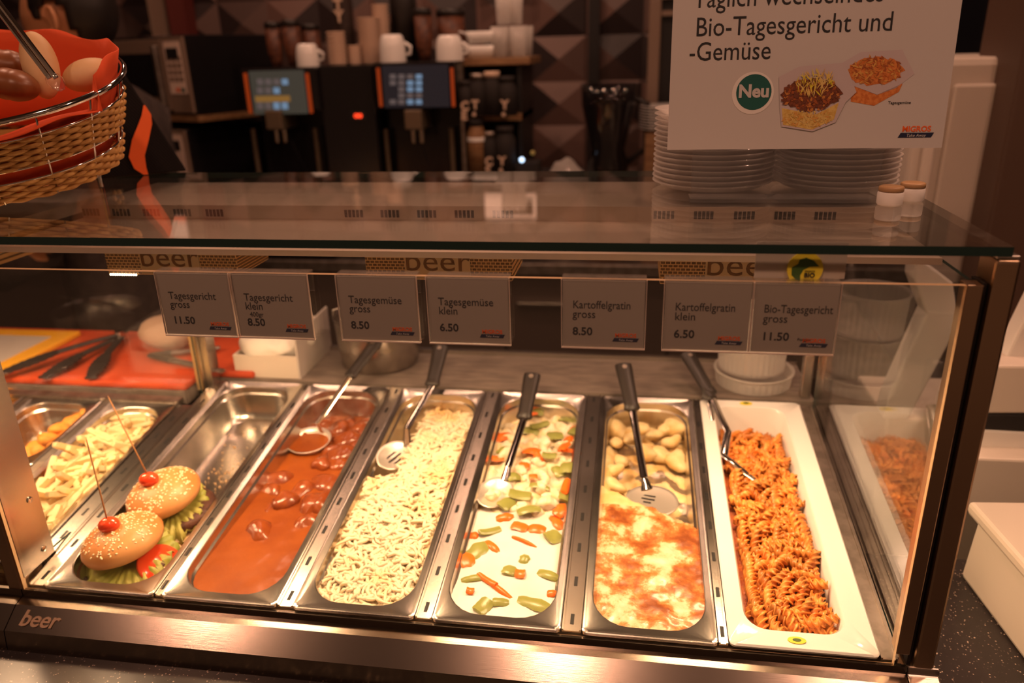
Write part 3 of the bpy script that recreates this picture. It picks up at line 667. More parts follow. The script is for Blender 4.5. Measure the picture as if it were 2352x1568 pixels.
# burgers
def burger(label, u, v, yaw, lean, pick, s=1.0, tom=True):
    M0 = Matrix.Rotation(TILT,3,'X')@Matrix.Rotation(yaw,3,'Z')
    t = thing('hamburger', label, 'hamburger', D(u, v, -.0625), M0.to_euler()); t.scale = (s,)*3
    lw = .92 if tom else .78
    bx, by = (.018, -.004) if tom else (.026, -.012)
    MB().lathe([(.002,0), (.042,.0), (.052,.007), (.053,.015), (.049,.024), (.002,.025)], 40, cap0=True, cap1=True).build('bottom_bun', 'bun', t, smooth='all', loc=(bx,by,0))
    MB().lathe([(.002,.0251), (.050,.0241), (.0505,.0265), (.002,.027)], 40).build('bun_crumb', 'crumb', t, smooth='all', loc=(bx,by,0))
    r = random.Random(int(yaw*100)+3); mb = MB(); n = 120; loops = []
    for ring, rr in enumerate((.012, .034, .050, .060, .068)):
        lp = []; k = ring/4
        for i in range(n):
            a_ = 2*PI*i/n; fr_ = max(0, -math.sin(a_+.25))
            w_ = (.005*math.sin(i*.9+ring)+.006*nz(i*.22, ring, 7, 1))*(ring > 2)
            z = .047+.006*k*math.sin(i*1.31+ring*1.8)*(ring > 1)-(.004+.034*fr_)*max(0, (k-.45)/.55)**1.3+.006*nz(i*.25, ring, 3, 1)*k
            lp.append(((rr+w_)*math.cos(a_)*lw, (rr+w_)*math.sin(a_), z))
        loops.append(lp)
    le = mb.loft(loops, False, False).build('lettuce', 'lettuce', t, smooth='all', loc=(-.004,-.006,0)); sm = le.modifiers.new('leaf', 'SOLIDIFY'); sm.thickness = .0012
    MB().lathe([(.002,.0275), (.046,.027), (.051,.033), (.050,.041), (.045,.044), (.002,.044)], 40).build('patty', 'patty', t, smooth='all', loc=(.004 if tom else .012,.0,.0))
    if tom: MB().lathe([(.001,0), (.030,0), (.032,.0028), (.030,.0056), (.001,.0056)], 36).build('tomato_slice', 'tomato', t, smooth='all', loc=(.040,-.020,.0385), rot=(.25,.55,0))
    prof2 = [(.002,0), (.045,0), (.0545,.006), (.0565,.014), (.053,.023), (.044,.031), (.030,.0365), (.015,.039), (.001,.0393)]
    R2 = Matrix.Rotation(lean[0],3,'X')@Matrix.Rotation(lean[1],3,'Y'); T0 = Vector((lean[2], lean[3], lean[4]))
    tb = MB().lathe(prof2, 48).build('top_bun', 'bun', t, smooth='all', loc=T0, rot=R2.to_euler())
    sm_ = MB()
    for k in range(260):
        a_ = r.uniform(0, 2*PI); rr = .053*math.sqrt(r.random()); z = None
        if rr < .012 and r.random() < .7: continue
        for (r0, z0), (r1, z1) in zip(prof2[3:], prof2[4:]):
            if r1 <= rr <= r0: z = z0+(z1-z0)*(r0-rr)/(r0-r1+1e-9); sl = math.atan2(z1-z0, r0-r1)
        if z is None: continue
        sm_.M = Matrix.Translation((rr*math.cos(a_), rr*math.sin(a_), z+.0003))@Matrix.Rotation(a_,4,'Z')@Matrix.Rotation(sl,4,'Y')@Matrix.Rotation(r.uniform(0,PI),4,'Z')
        sm_.ball((0,0,0), .0019, .0012, .0007, 7, 5)
    sm_.M = Matrix(); se = sm_.build('sesame_seeds', 'sesame', tb, smooth='all', weld=False); se['kind'] = 'stuff'
    c_ = T0+R2@Vector((pick[0], pick[1], .0455))
    MB().ball((0,0,0), .0150, .0120, .0110, 24, 16).build('cherry_tomato', 'tomato', t, smooth='all', loc=c_)
    d = M0.inverted()@Vector(pick[2:5]); b0 = c_+Vector((0,0,.009)); mb = MB(); mb.tube([b0, b0+d*.5, b0+d*.92, b0+d], [.0011, .0011, .0010, .0003], 8); mb.build('skewer', 'bamboo', t, smooth='all')
    return t
burger('front burger with drooping green lettuce and a cherry tomato on its sesame bun', .078, .082, .30, (-.10,-.12,-.008,.006,.057), (-.006, -.004, -.018, .020, .120))
burger('back burger showing dark patty, its pick leaning to the left', .080, .190, .2, (.02,-.13,-.010,.004,.054), (-.010, .000, -.060, .030, .115), tom=False)

# ------------------------------------------------------------------ serving utensils
def hand(parent, a_, b_, m='black_plastic'):
    """flat black handle from a_ (end) to b_ (ferrule), hanging hole near the end"""
    a_, b_ = Vector(a_), Vector(b_); d = (b_-a_)
    h = MB().tube([a_+d*t for t in (0,.015,.1,.5,.85,.97,1)], [.012,.0150,.0155,.0135,.0125,.0145,.0115], 12, flat=.5).build('handle', m, parent, smooth=True)
    n = Vector((0,0,1)); n = (n-d.normalized()*n.dot(d.normalized())).normalized()
    MB().tube([a_+d*.10+n*.0070, a_+d*.10+n*.0080], .0042, 12).build('hanging_hole', 'dull_steel', h)
    return h
def W3(px, py, y): return at(px, py, 'y', y)
def utensil(name, label, cat, T, Fr, N_, head):
    t = thing(name, label, cat, Fr); o = Vector(Fr)
    hand(t, Vector(T)-o, Vector(Fr)-o)
    MB().tube([Vector(Fr)-o, (Vector(Fr)*.5+Vector(N_)*.5)-o, Vector(N_)-o], [.0068,.0060,.0064], 10, flat=.5).build('neck', 'polished', t, smooth=True)
    head(t, o); return t
def bowl(t, c, M3, rx, ry, dep, m='spoon_steel', slots=False, name='spoon_bowl'):
    mb = MB(); loops = []; n = 32
    for k, (f_, z_) in enumerate(((.05,-1), (.35,-.9), (.65,-.62), (.88,-.25), (1,0))): loops.append([M3@Vector((rx*f_*math.cos(2*PI*i/n), ry*f_*math.sin(2*PI*i/n), dep*z_))+c for i in range(n)])
    o = mb.loft(loops, True, False).build(name, m, t, smooth='all'); s_ = o.modifiers.new('sheet', 'SOLIDIFY'); s_.thickness = .0012
    if slots:
        mb = MB()
        for k in range(-2, 3): mb.M = Matrix.Translation(c)@M3.to_4x4(); mb.box(-rx*.55+abs(k)*.004, rx*.55-abs(k)*.004, k*ry*.30-.0018, k*ry*.30+.0018, -dep*.9+.0035+abs(k)*dep*.18, -dep*.9+.0045+abs(k)*dep*.18)
        mb.build('slots', 'slot', o)
def head_at(u, v, wv): return D(u, v, wv)
# goulash ladle
u, v = deck_uv(703, 1005, -.03); hc = D(u+.004, v, gl(v)+.012)
N_ = D(*deck_uv(742, 955, -.01), -.01); Fr = W3(802, 866, .50); T = W3(866, 784, .57)
def hd(t, o): bowl(t, hc-o, Matrix.Rotation(TILT,3,'X'), .040, .040, .026, name='ladle_bowl'); MB().lathe([(.001,0), (.037,0)], 28, cap0=False, cap1=False).build('ladle_filling', 'sauce_red', t, loc=hc-o+Vector((0,0,-.004)))
lad = utensil('serving_ladle', 'black handled ladle lying in the goulash', 'ladle', T, Fr, N_, hd)
MB().tube([N_-Vector(Fr), (N_*.6+hc*.4)-Vector(Fr)+Vector((0,0,.004)), hc-Vector(Fr)+Vector((.012,.032,.0))], [.005,.005,.006], 10, flat=.5).build('neck_end', 'polished', lad, smooth=True)
# noodle spoon with slots
hc2 = D(*deck_uv(908, 1045, -.012), -.012); N2 = D(*deck_uv(934, 985, .004), .004); Fr2 = W3(992, 886, .50); T2 = W3(1013, 795, .575)
def bowl_slots(t, c, n=5, l=.04, rot=0.0, M3=None, z=-.0085):
    mb = MB(); mb.M = Matrix.Translation(c)@(M3.to_4x4() if M3 else Matrix())@Matrix.Rotation(rot,4,'Z')
    for k in range(n):
        x = (k-(n-1)/2)*.0085; ll = l*(1-.5*abs(k-(n-1)/2)/((n-1)/2)); mb.box(x-.0016, x+.0016, -ll/2, ll/2, z, z+.0008)
    mb.build('slots', 'slot', t)
M2 = Matrix.Rotation(TILT,3,'X')@Matrix.Rotation(-.45,3,'Z')@Matrix.Rotation(.30,3,'Y')
utensil('slotted_spoon', 'slotted spoon with black handle resting on the egg noodles', 'spoon', T2, Fr2, N2, lambda t, o: (bowl(t, hc2-o, M2, .028, .036, .009), bowl_slots(t, hc2-o, 5, .040, 0, M2, -.0070), MB().tube([N2-o, hc2-o+M2@Vector((0,.030,-.001))], [.005,.0075], 8, flat=.5).build('neck_end', 'polished', t, smooth=True)))
# vegetable spoon
hc3 = D(*deck_uv(1137, 1130, -.014), -.014); N3 = D(*deck_uv(1167, 1072, .0), .0); Fr3 = W3(1203, 962, .43); T3 = W3(1223, 858, .505)
M3_ = Matrix.Rotation(TILT,3,'X')@Matrix.Rotation(-.35,3,'Z')@Matrix.Rotation(.15,3,'Y')
utensil('serving_spoon', 'solid steel spoon with black handle in the creamy vegetables', 'spoon', T3, Fr3, N3, lambda t, o: (bowl(t, hc3-o, M3_, .027, .036, .010), MB().tube([N3-o, hc3-o+M3_@Vector((0,.032,-.001))], [.005,.0085], 8, flat=.45).build('neck_end', 'polished', t, smooth=True)))
# gratin turner
hc4 = D(*deck_uv(1497, 1150, -.018), -.018); N4 = D(*deck_uv(1480, 1098, -.008), -.008); Fr4 = W3(1453, 942, .46); T4 = W3(1431, 836, .535)
M4 = Matrix.Rotation(TILT-.08,3,'X')@Matrix.Rotation(.22,3,'Z')
utensil('slotted_turner', 'round slotted turner with black handle in the gratin pan', 'turner', T4, Fr4, N4, lambda t, o: (bowl(t, hc4-o, M4, .040, .040, .004, m='spoon_steel', name='turner_blade'), bowl_slots(t, hc4-o+M4@Vector((-.002,.012,.0)), 4, .024, PI/2-.4, M4, -.0026), MB().tube([N4-o, hc4-o+M4@Vector((0,.030,.000))], [.005,.010], 8, flat=.35).build('neck_end', 'polished', t, smooth=True)))
# pasta tongs
J = W3(1632, 905, .515); T5 = W3(1578, 812, .60); A1 = D(*deck_uv(1672, 992, .006), .006); A2 = D(*deck_uv(1662, 1045, -.006), -.006); B1 = D(*deck_uv(1655, 1040, -.004), -.004); B2 = D(*deck_uv(1748, 1112, -.010), -.010)
t = thing('serving_tongs', 'black handled steel tongs stuck in the red fusilli pasta', 'tongs', J); o = Vector(J)
hand(t, T5-o, J-o)
MB().tube([J-o+Vector((-.004,0,-.002)), J-o+(A1-J)*.12], [.014,.009], 10, flat=.7).build('joint', 'black_plastic', t, smooth=True)
MB().tube([J-o, (J*.45+A1*.55)-o, A1-o, A2-o], [.006,.0055,.006,.0065], 8, flat=.45).build('tong_arm', 'polished', t, smooth=True)
MB().tube([J-o+Vector((-.003,0,-.004)), B1-o+Vector((-.004,.05,.004)), B1-o, (B1+B2)*.5-o, B2-o], [.004,.004,.0048,.0055,.002], 8, flat=.4).build('tong_arm', 'polished', t, smooth=True)

# ------------------------------------------------------------------ price cards on the glass edge
RAILZ = .4455
def logo(parent, x, z, s, y):
    text('logo_text', 'MIGROS', .0095*s, 'logo_orange', parent, (x, y, z+.0040*s), align='CENTER', bold=.00025*s, sx=1.0)
    mb = MB(); hw = .0215*s; mb.solid([(x-hw, y-.0001, z-.0035*s), (x+hw-.003*s, y-.0001, z-.0035*s), (x+hw, y-.0001, z+.0025*s), (x-hw+.003*s, y-.0001, z+.0025*s)], [(x-hw, y+.0001, z-.0035*s), (x+hw-.003*s, y+.0001, z-.0035*s), (x+hw, y+.0001, z+.0025*s), (x-hw+.003*s, y+.0001, z+.0025*s)]); mb.build('logo_bar', 'logo_blue', parent)
    text('logo_caption', 'Take Away', .0052*s, 'logo_pale', parent, (x, y-.0003, z-.0025*s), align='CENTER', shear=.2)
def price_tag(label, pl, pr, ph_, lines, price, small=None, mid=None, bio=False):
    a_ = at(pl, 0, 'y', -.012) if False else None
    L_ = at(pl[0], pl[1], 'y', -.010); R_ = at(pr[0], pr[1], 'y', -.010)
    x0, x1 = L_.x, R_.x; W_ = x1-x0; H = .071
    t = thing('price_tag', label, 'price tag', (x0, -.0075, RAILZ+.0015))
    MB().box(.001, W_-.001, -.0018, -.0008, -H, -.001).build('card', 'card', t)
    hm = MB(); hm.box(0, W_, -.0034, -.0020, -H-.0012, 0); hm.box(0, W_, -.0008, .0004, -H-.0012, .0); hm.box(0, W_, -.0034, .0145, 0, .0014); hm.box(0, W_, .0125, .0145, -.022, 0)
    hm.build('holder', 'acrylic', t)
    em = MB(); em.box(-.0006, W_+.0006, -.0036, .0004, -H-.0020, -H-.0010); em.box(-.0006, 0, -.0034, -.001, -H, 0); em.box(W_, W_+.0006, -.0034, -.001, -H, 0); em.build('holder_edge', 'acrylic_edge', t)
    y = -.0020; x = W_*.13
    for k, s_ in enumerate(lines): text('lettering', s_, .0118, 'ink', t, (x, y, -.030-.0100*k), sx=.92 if len(s_) < 15 else (.84 if len(s_) < 16 else .80))
    if mid: text('lettering', mid, .0075, 'ink', t, (x+.004, y, -.0480), sx=.9)
    text('price', price, .0118, 'ink', t, (x, y, -.0585), bold=.00022)
    if small: text('lettering', small, .0042, 'ink', t, (x+.034, y, -.0585))
    logo(t, W_-.019, -.0625, .62, y)
    if bio:
        MB().box(.001, W_+.006, .0150, .0160, -.0, .036).build('backing_card', 'card', t)
        c = W_*.60; st = MB().tube([(c, .0125, .010), (c, .0149, .010)], .0165, 36).build('round_sticker', 'lemon', t)
        mb = MB(); 
        lf = [(c-.012,.004),(c-.0125,.008),(c-.009,.0125),(c-.005,.014),(c+.006,.013),(c+.011,.0155),(c+.007,.0195),(c-.001,.0215),(c-.0065,.018),(c-.0085,.0145),(c-.0125,.0115),(c-.013,.006)]
        lf = [(c-.008,-.0),(c-.0035,-.0015),(c-.004,.004),(c-.0015,.0095),(c+.004,.0125),(c+.0125,.0130),(c+.007,.0185),(c+.000,.0215),(c-.006,.0195),(c-.007,.0150),(c-.0125,.0115),(c-.012,.004)]
        mb.solid([(x_, .0122, z_) for x_, z_ in lf], [(x_, .0124, z_) for x_, z_ in lf]); mb.build('leaf_emblem', 'leaf_green', st)
        text('sticker_text', 'BIO', .0062, 'ink', st, (c+.0045, .0120, .0020), align='CENTER', bold=.0002); text('sticker_text', 'MIGROS', .0026, 'ink', st, (c+.0045, .0120, .0072), align='CENTER')
    return t
price_tag('price card reading Tagesgericht gross 11.50', (353,620), (521,622), 0, ['Tagesgericht', 'gross'], '11.50')
price_tag('price card reading Tagesgericht klein 400gr 8.50', (527,622), (703,624), 0, ['Tagesgericht', 'klein'], '8.50', mid='400gr')
price_tag('price card reading Tagesgemüse gross 8.50', (769,624), (954,628), 0, ['Tagesgemüse', 'gross'], '8.50')
price_tag('price card reading Tagesgemüse klein 6.50', (977,626), (1168,632), 0, ['Tagesgemüse', 'klein'], '6.50')
price_tag('price card reading Kartoffelgratin gross 8.50', (1290,630), (1486,636), 0, ['Kartoffelgratin', 'gross'], '8.50')
price_tag('price card reading Kartoffelgratin klein 6.50', (1528,636), (1732,644), 0, ['Kartoffelgratin', 'klein'], '6.50')
price_tag('price card reading Bio-Tagesgericht gross 11.50 with round green and yellow sticker', (1736,640), (1935,648), 0, ['Bio-Tagesgericht', 'gross'], '11.50', small='Portion', bio=True)

# ------------------------------------------------------------------ sign and bowls on the glass top
GZ = .4832
lean = math.radians(4.6)
sb0 = at(1533, 341, 'y', .20); sb1 = at(2166, 345, 'y', .20); SW = sb1.x-sb0.x
sg = thing('menu_sign', 'large white advertising sign leaning in front of the clear bowls', 'sign', (sb0.x, .20, GZ), (-lean,0,0))
SZ0 = sb0.z-GZ-.002
MB().box(0, SW, 0, .0030, SZ0, SZ0+.42).build('poster', 'paper', sg)
MB().box(.03, SW-.06, .0032, .0055, 0, SZ0+.40).build('acrylic_stand', 'acrylic', sg); MB().box(.03, SW-.06, .0056, .05, 0.004, .006).build('acrylic_foot', 'acrylic', sg)
def sgx(px): return (px-1533)/(2166-1533)*SW
def sgz(py): return SZ0+(342-py)*SW/640*1.02
for s_, px, py in (('Täglich wechselndes', 1578, 22), ('Bio-Tagesgericht und', 1586, 84), ('-Gemüse', 1574, 138)):
    text('sign_lettering', s_, .0288, 'ink', sg, (sgx(px), -.0002, sgz(py)), sx=.86)
def disc(parent, name, px, py, r, m, y): return MB().tube([(sgx(px), y, sgz(py)), (sgx(px), y+.0003, sgz(py))], r, 40).build(name, m, parent)
disc(sg, 'badge_rim', 1728, 213, .0232, 'white_plastic', -.0004)
disc(sg, 'badge', 1730, 211, .0195, 'teal', -.0006)
text('badge_text', 'Neu', .0195, 'paper', sg, (sgx(1730), -.0009, sgz(222)), align='CENTER', bold=.0007)
mat('photo_tray', (.55,.47,.48), .4); mat('photo_pasta', (.62,.30,.07), .5, c2=(.45,.17,.03), nscale=260); mat('photo_meat', (.25,.07,.03), .5, c2=(.13,.035,.015), nscale=300); mat('photo_cheese', (.72,.52,.16), .5, c2=(.60,.38,.09), nscale=260)
mat('photo_orange', (.70,.25,.06), .5, c2=(.55,.15,.03), nscale=260); mat('photo_shadow', (.38,.20,.16), .5)
def poly(name, pts, m, y, blob=0):
    q = [(sgx(x_), sgz(y_)) for x_, y_ in pts]; mb = MB(); mb.solid([(a_, y, b_) for a_, b_ in q], [(a_, y+.0002, b_) for a_, b_ in q]); return mb.build(name, m, sg)
def blobpts(cx, cy, rx, ry, n=28, amp=.12, s=1): return [(cx+rx*math.cos(2*PI*i/n)*(1+amp*math.sin(i*3.1+s)), cy+ry*math.sin(2*PI*i/n)*(1+amp*math.cos(i*2.3+s))) for i in range(n)][::-1]
mat('bit_a', (.66,.34,.08), .5); mat('bit_b', (.52,.20,.045), .5); mat('bit_c', (.34,.09,.025), .5); mat('bit_d', (.70,.50,.17), .5); mat('bit_e', (.16,.05,.025), .5)
def bits(name, cx, cy, rx, ry, n, mats, y, seed, l=7, wd=2.2, vert=False):
    r = random.Random(seed); mb = MB()
    for k in range(n):
        a_ = r.uniform(0, 2*PI); q = math.sqrt(r.random()); x_, y_ = cx+rx*q*math.cos(a_), cy+ry*q*math.sin(a_); an = r.uniform(0, PI) if not vert else r.gauss(PI/2, .5); ll, ww = l*r.uniform(.6,1.3), wd*r.uniform(.7,1.3)
        pts = [(x_+ll*math.cos(an+t)*1.0*(1 if i_ % 2 == 0 else ww/ll), y_+ll*math.sin(an+t)*(1 if i_ % 2 == 0 else ww/ll)) for i_, t in enumerate((0, PI/2, PI, 3*PI/2))]
        mb.add([(sgx(p_), y-.0000012*k, sgz(q_)) for p_, q_ in pts], [(0,1,2,3)], k % len(mats))
    return mb.build(name, mats, sg, weld=False)
poly('photo_back_tray', [(1925,150),(1962,128),(2052,125),(2085,178),(2048,208),(2010,222),(1940,196)], 'photo_tray', -.0003)
poly('photo_back_tray_side', [(1950,200),(2008,222),(2062,198),(2056,216),(2005,246),(1952,236)], 'photo_orange', -.0003)
poly('photo_food', blobpts(1998,170,60,30), 'photo_orange', -.0005)
bits('photo_pasta', 1998, 168, 60, 29, 150, ['photo_orange', 'bit_a', 'bit_b', 'bit_c'], -.0008, 1)
poly('photo_front_tray', [(1785,178),(1830,156),(1930,150),(1962,215),(1940,238),(1922,282),(1872,302),(1800,290),(1793,250)], 'photo_tray', -.0012)
poly('photo_food', [(1797,248),(1875,264),(1925,238),(1918,275),(1870,298),(1803,286)], 'photo_cheese', -.0014)
bits('photo_noodles', 1858, 272, 56, 18, 110, ['bit_d', 'bit_a', 'photo_cheese'], -.0017, 2, 6, 2)
poly('photo_food', blobpts(1860,218,66,34), 'photo_meat', -.0019)
bits('photo_meat_sauce', 1860, 220, 68, 36, 190, ['bit_c', 'bit_e', 'bit_b', 'bit_e'], -.0022, 3, 5, 3.2)
bits('photo_grated_cheese', 1866, 192, 42, 26, 90, ['photo_cheese', 'bit_d', 'lemon'], -.0026, 4, 11, 1.3, True)
text('sign_small_print', 'Tagesgemüse', .0045, 'ink', sg, (sgx(2035), -.0003, sgz(243)))
lg = bpy.data.objects.new('sign_logo', None); C.objects.link(lg); lg.parent = sg; lg.location = (sgx(2105), 0, sgz(312)); logo(lg, 0, 0, .88, -.0003)
# stacks of clear bowls
def bowl_proto(label, group, x, y):
    mb = MB(); mb.lathe([(.002,.0008), (.060,.0008), (.0655,.003), (.0745,.0085), (.0782,.0088), (.0784,.0074), (.0755,.0070), (.067,.0015), (.062,-.0002), (.002,-.0002)], 56)
    o = mb.build('clear_bowl', 'lid_plastic', None, smooth='all', loc=(x, y, GZ+.0003)); return tag(o, label, 'bowl', group)
for cx, lab, g_ in ((.879, 'clear plastic bowl in the stack under the left half of the sign', 'clear bowls in the left stack'), (1.036, 'clear plastic bowl in the stack under the right half of the sign', 'clear bowls in the right stack')):
    o = bowl_proto(lab, g_, cx, .330)
    for k in range(1, 15): dup(o, (cx+rnd.uniform(-.0006,.0006), .330+rnd.uniform(-.0006,.0006), GZ+.0003+k*.0066))
# small white pots seen behind the glass
for k, (x_, y_) in enumerate(((1.066, .190), (1.097, .215))):
    t = thing('sauce_pot', ('left' if k == 0 else 'right')+' of the two small white lidded pots at the right end of the glass top', 'pot', (x_, y_, GZ+.0004))
    MB().lathe([(.002,0), (.0125,0), (.0140,.002), (.0140,.014), (.0125,.016), (.002,.016)], 24).build('pot_body', 'white_plastic', t, smooth='all')
    MB().lathe([(.002,.0162), (.0135,.0162), (.0135,.0205), (.012,.0215), (.002,.0215)], 24).build('pot_lid', 'amber_lid' if 'amber_lid' in MATS else mat('amber_lid', (.42,.25,.12), .4).name, t, smooth='all')

# ------------------------------------------------------------------ things on the ledge behind the pans
BZ = .0672
f0 = at(0, 868, 'z', .085); f1 = at(535, 905, 'z', .085); bk = at(300, 757, 'z', .085)
rb = MB().prism([(-.72,.470),(-.052,.470),(-.052,.537),(.052,.537),(.052,.742),(-.72,.742)], (BZ+.0045, .0850)).build('cutting_board', 'red_board', None, bevel=.004); tag(rb, 'red cutting board with tongs lying on it', 'cutting board')
zt = .0865
c1, c2, c3 = at(184, 757, 'z', .10), at(-60, 884, 'z', .10), at(-200, 735, 'z', .10)
e1 = (c2-c1); e2 = (c3-c1); e1 = e1*( .42/e1.length); n2 = Vector((-e1.y, e1.x, 0)); n2 = n2 if n2.dot(e2) > 0 else -n2; e2 = n2*(.30/n2.length)
yt = thing('serving_tray', 'yellow framed tray with a grey sheet on the red cutting board', 'tray', (c1.x, c1.y, zt-.001))
def quad(s0, s1, z0, z1, mb=None):
    mb = mb or MB(); pts = [e1*a_+e2*b_ for a_, b_ in ((s0,s0),(s1,s0),(s1,s1),(s0,s1))]
    pts = [Vector((q.x, q.y, 0)) for q in pts]; return mb.solid([q+Vector((0,0,z0)) for q in pts][::-1], [q+Vector((0,0,z1)) for q in pts][::-1])
quad(0, 1, 0, .012).build('tray_frame', 'yellow', yt, bevel=.003)
mb = MB(); pts = [e1*a_+e2*b_ for a_, b_ in ((.10,.13),(.95,.13),(.95,.9),(.10,.9))]; mb.solid([Vector((q.x,q.y,.0121)) for q in pts][::-1], [Vector((q.x,q.y,.0132)) for q in pts][::-1]); mb.build('grey_sheet', 'grey_sheet', yt)
def tongs(label, hinge, ends, z, tipc='black_plastic', scal=True, rr=.0085):
    h = at(hinge[0], hinge[1], 'z', z); t = thing('tongs', label, 'tongs', h)
    for k, e in enumerate(ends):
        q = at(e[0], e[1], 'z', z-.004); d = q-h; md = d*.55+Vector((0,0,.006))
        MB().tube([Vector((0,0,.002*k)), d*.25+Vector((0,0,.004)), md], [rr*.8, rr, rr], 8, flat=.5).build('arm', tipc if not scal else 'black_plastic', t, smooth=True)
        mb = MB(); n = 14; sd = Vector((-d.y, d.x, 0)).normalized()
        L1 = [md+(d-md)*(i/n)+sd*(rr*(1.1+.8*math.sin(PI*min(1,i/n*1.1)))+(.0014*(-1)**i)) for i in range(n+1)]; L2 = [md+(d-md)*(i/n)-sd*(rr*(1.1+.8*math.sin(PI*min(1,i/n*1.1)))+(.0014*(-1)**i)) for i in range(n+1)]
        pg = L1+L2[::-1]; mb.solid([p+Vector((0,0,-.002)) for p in pg], [p+Vector((0,0,.0025)) for p in pg]); mb.build('gripping_end', 'black_plastic', t)
    MB().lathe([(.001,-.004), (rr*1.2,-.004), (rr*1.2,.008), (.001,.008)], 16).build('hinge', 'polished', t, smooth=True)
    return t
tongs('black serving tongs with scalloped ends on the red board', (285,770), [(98,868), (208,868)], .096)
tongs('long black tongs lying along the edge of the yellow tray', (275,768), [(0,858)], .104)
h3 = at(345, 815, 'z', .094); t = thing('tongs', 'grey tongs with black tips behind the yellowish post on the red board', 'tongs', h3)
for e in ((505,798), (512,852)):
    q = at(e[0], e[1], 'z', .094)-h3
    MB().tube([Vector((0,0,0)), q*.3], [.009,.011], 8, flat=.5).build('tip', 'black_plastic', t, smooth=True)
    MB().tube([q*.28, q*.6, q], [.010,.009,.008], 8, flat=.4).build('arm', 'dull_steel', t, smooth=True)
q = at(400, 790, 'z', .086); mb = MB(); mb.ball((0,0,.034), .062, .05, .036, 24, 14, fn=lambda p: 1+.10*nz(p.x,p.y,p.z,30)+.05*nz(p.x,p.y,p.z,80))
o = mb.build('folded_cloth', mat('beige_cloth', (.48,.33,.24), .85).name, None, smooth='all', loc=(q.x, q.y-.01, .0845)); tag(o, 'pale folded cloth bundle on the red board behind the first price card', 'cloth')
# napkin box
nbx = thing('napkin_box', 'pale plastic box with a white cloth on top, behind the empty half pan', 'box', (0,0,.0714))
fz = at(600, 817, 'y', .545).z-.0714; x0 = at(540, 850, 'y', .545).x; x1 = at(684, 850, 'y', .545).x; sz0 = at(676, 775, 'y', .545).z-.0714
MB().box(x0, x1, .545, .549, 0, fz).box(x0, x0+.004, .549, .70, 0, fz).box(x0, x1, .696, .70, 0, fz+.03).box(x0, x1, .549, .70, 0, .004).build('box_body', 'cream_plastic', nbx, bevel=.0008)
mb = MB(); A = [(x1, .545, 0), (x1, .71, 0), (x1, .71, sz0+.008), (x1, .545, sz0)]; mb.solid(A, [(x+.004, y, z) for x, y, z in A]); mb.build('side_panel', 'grey_sheet', nbx)
lc = MB(); xm = (x0+x1)/2; hw = (x1-x0)/2
lp = []
for k, (s_, z) in enumerate(((.80,fz-.03),(.98,fz-.004),(1.05,fz+.006),(1.0,fz+.016),(.86,fz+.026),(.55,fz+.032),(.05,fz+.033))):
    lp.append([(xm+hw*s_*(1 if abs(math.cos(a_)) < .001 else 1)*max(-1,min(1,1.10*math.cos(a_)))*(1+.05*math.sin(5*a_+k)), .622+.074*s_*max(-1,min(1,1.10*math.sin(a_)))*(1+.04*math.sin(4*a_+k*2)), z+.013*nz(math.cos(a_)*2, math.sin(a_)*2, k*.6, 1.3)) for a_ in [2*PI*i/48 for i in range(48)]])
o = lc.loft(lp).build('white_cloth', 'linen', None, smooth='all', loc=(0,0,.0716)); tag(o, 'white folded cloth lying in the pale plastic box', 'cloth')
# pot
q = at(868, 838, 'z', .0714); pt = thing('steel_pot', 'round stainless pot on the ledge behind the goulash pan', 'pot', (q.x, q.y+.02, .0714))
MB().lathe([(.002,0), (.070,0), (.078,.006), (.082,.05), (.084,.10), (.088,.102), (.086,.103), (.081,.099), (.079,.05), (.074,.009), (.002,.008)], 48).build('pot_body', 'steel', pt, smooth='all')
MB().tube([(-.086,-.01,.095), (-.07,-.045,.125), (-.03,-.07,.142), (.02,-.075,.150)], .0028, 8).build('wire_handle', 'polished', pt, smooth=True)
# clear tubs
def tub(label, x, y, z, r0, r1, h, ribs=36):
    t = thing('clear_tub', label, 'tub', (x, y, z)); n = ribs*4; lp = []
    for r_, zz in ((r0, 0), (r0+.1*(r1-r0), .1*h), (r1-.1*(r1-r0), .9*h), (r1, h)):
        lp.append([((r_+.0010*math.cos(ribs*2*PI*i/n)*(1 if 0 < zz < h else 0))*math.cos(2*PI*i/n), (r_+.0010*math.cos(ribs*2*PI*i/n)*(1 if 0 < zz < h else 0))*math.sin(2*PI*i/n), zz) for i in range(n)])
    MB().loft(lp, True, False).build('tub_wall', 'tub_plastic', t, smooth='all')
    MB().lathe([(r1-.001,h-.004), (r1+.004,h-.002), (r1+.004,h+.001), (r1-.001,h)], 48, cap0=False, cap1=False).build('tub_rim', 'tub_plastic', t, smooth='all'); return t
q = at(1745, 905, 'z', .0716)
tub('wide clear tub at the bottom of the stack behind the pasta', 1.005, .612, .0716, .066, .068, .028)
tub('narrower ribbed clear tub stacked on the wide tub', 1.000, .615, .1010, .058, .061, .075)
tub('upper ribbed clear tub at the top of the stack by the right post', 1.000, .615, .1775, .058, .061, .075)

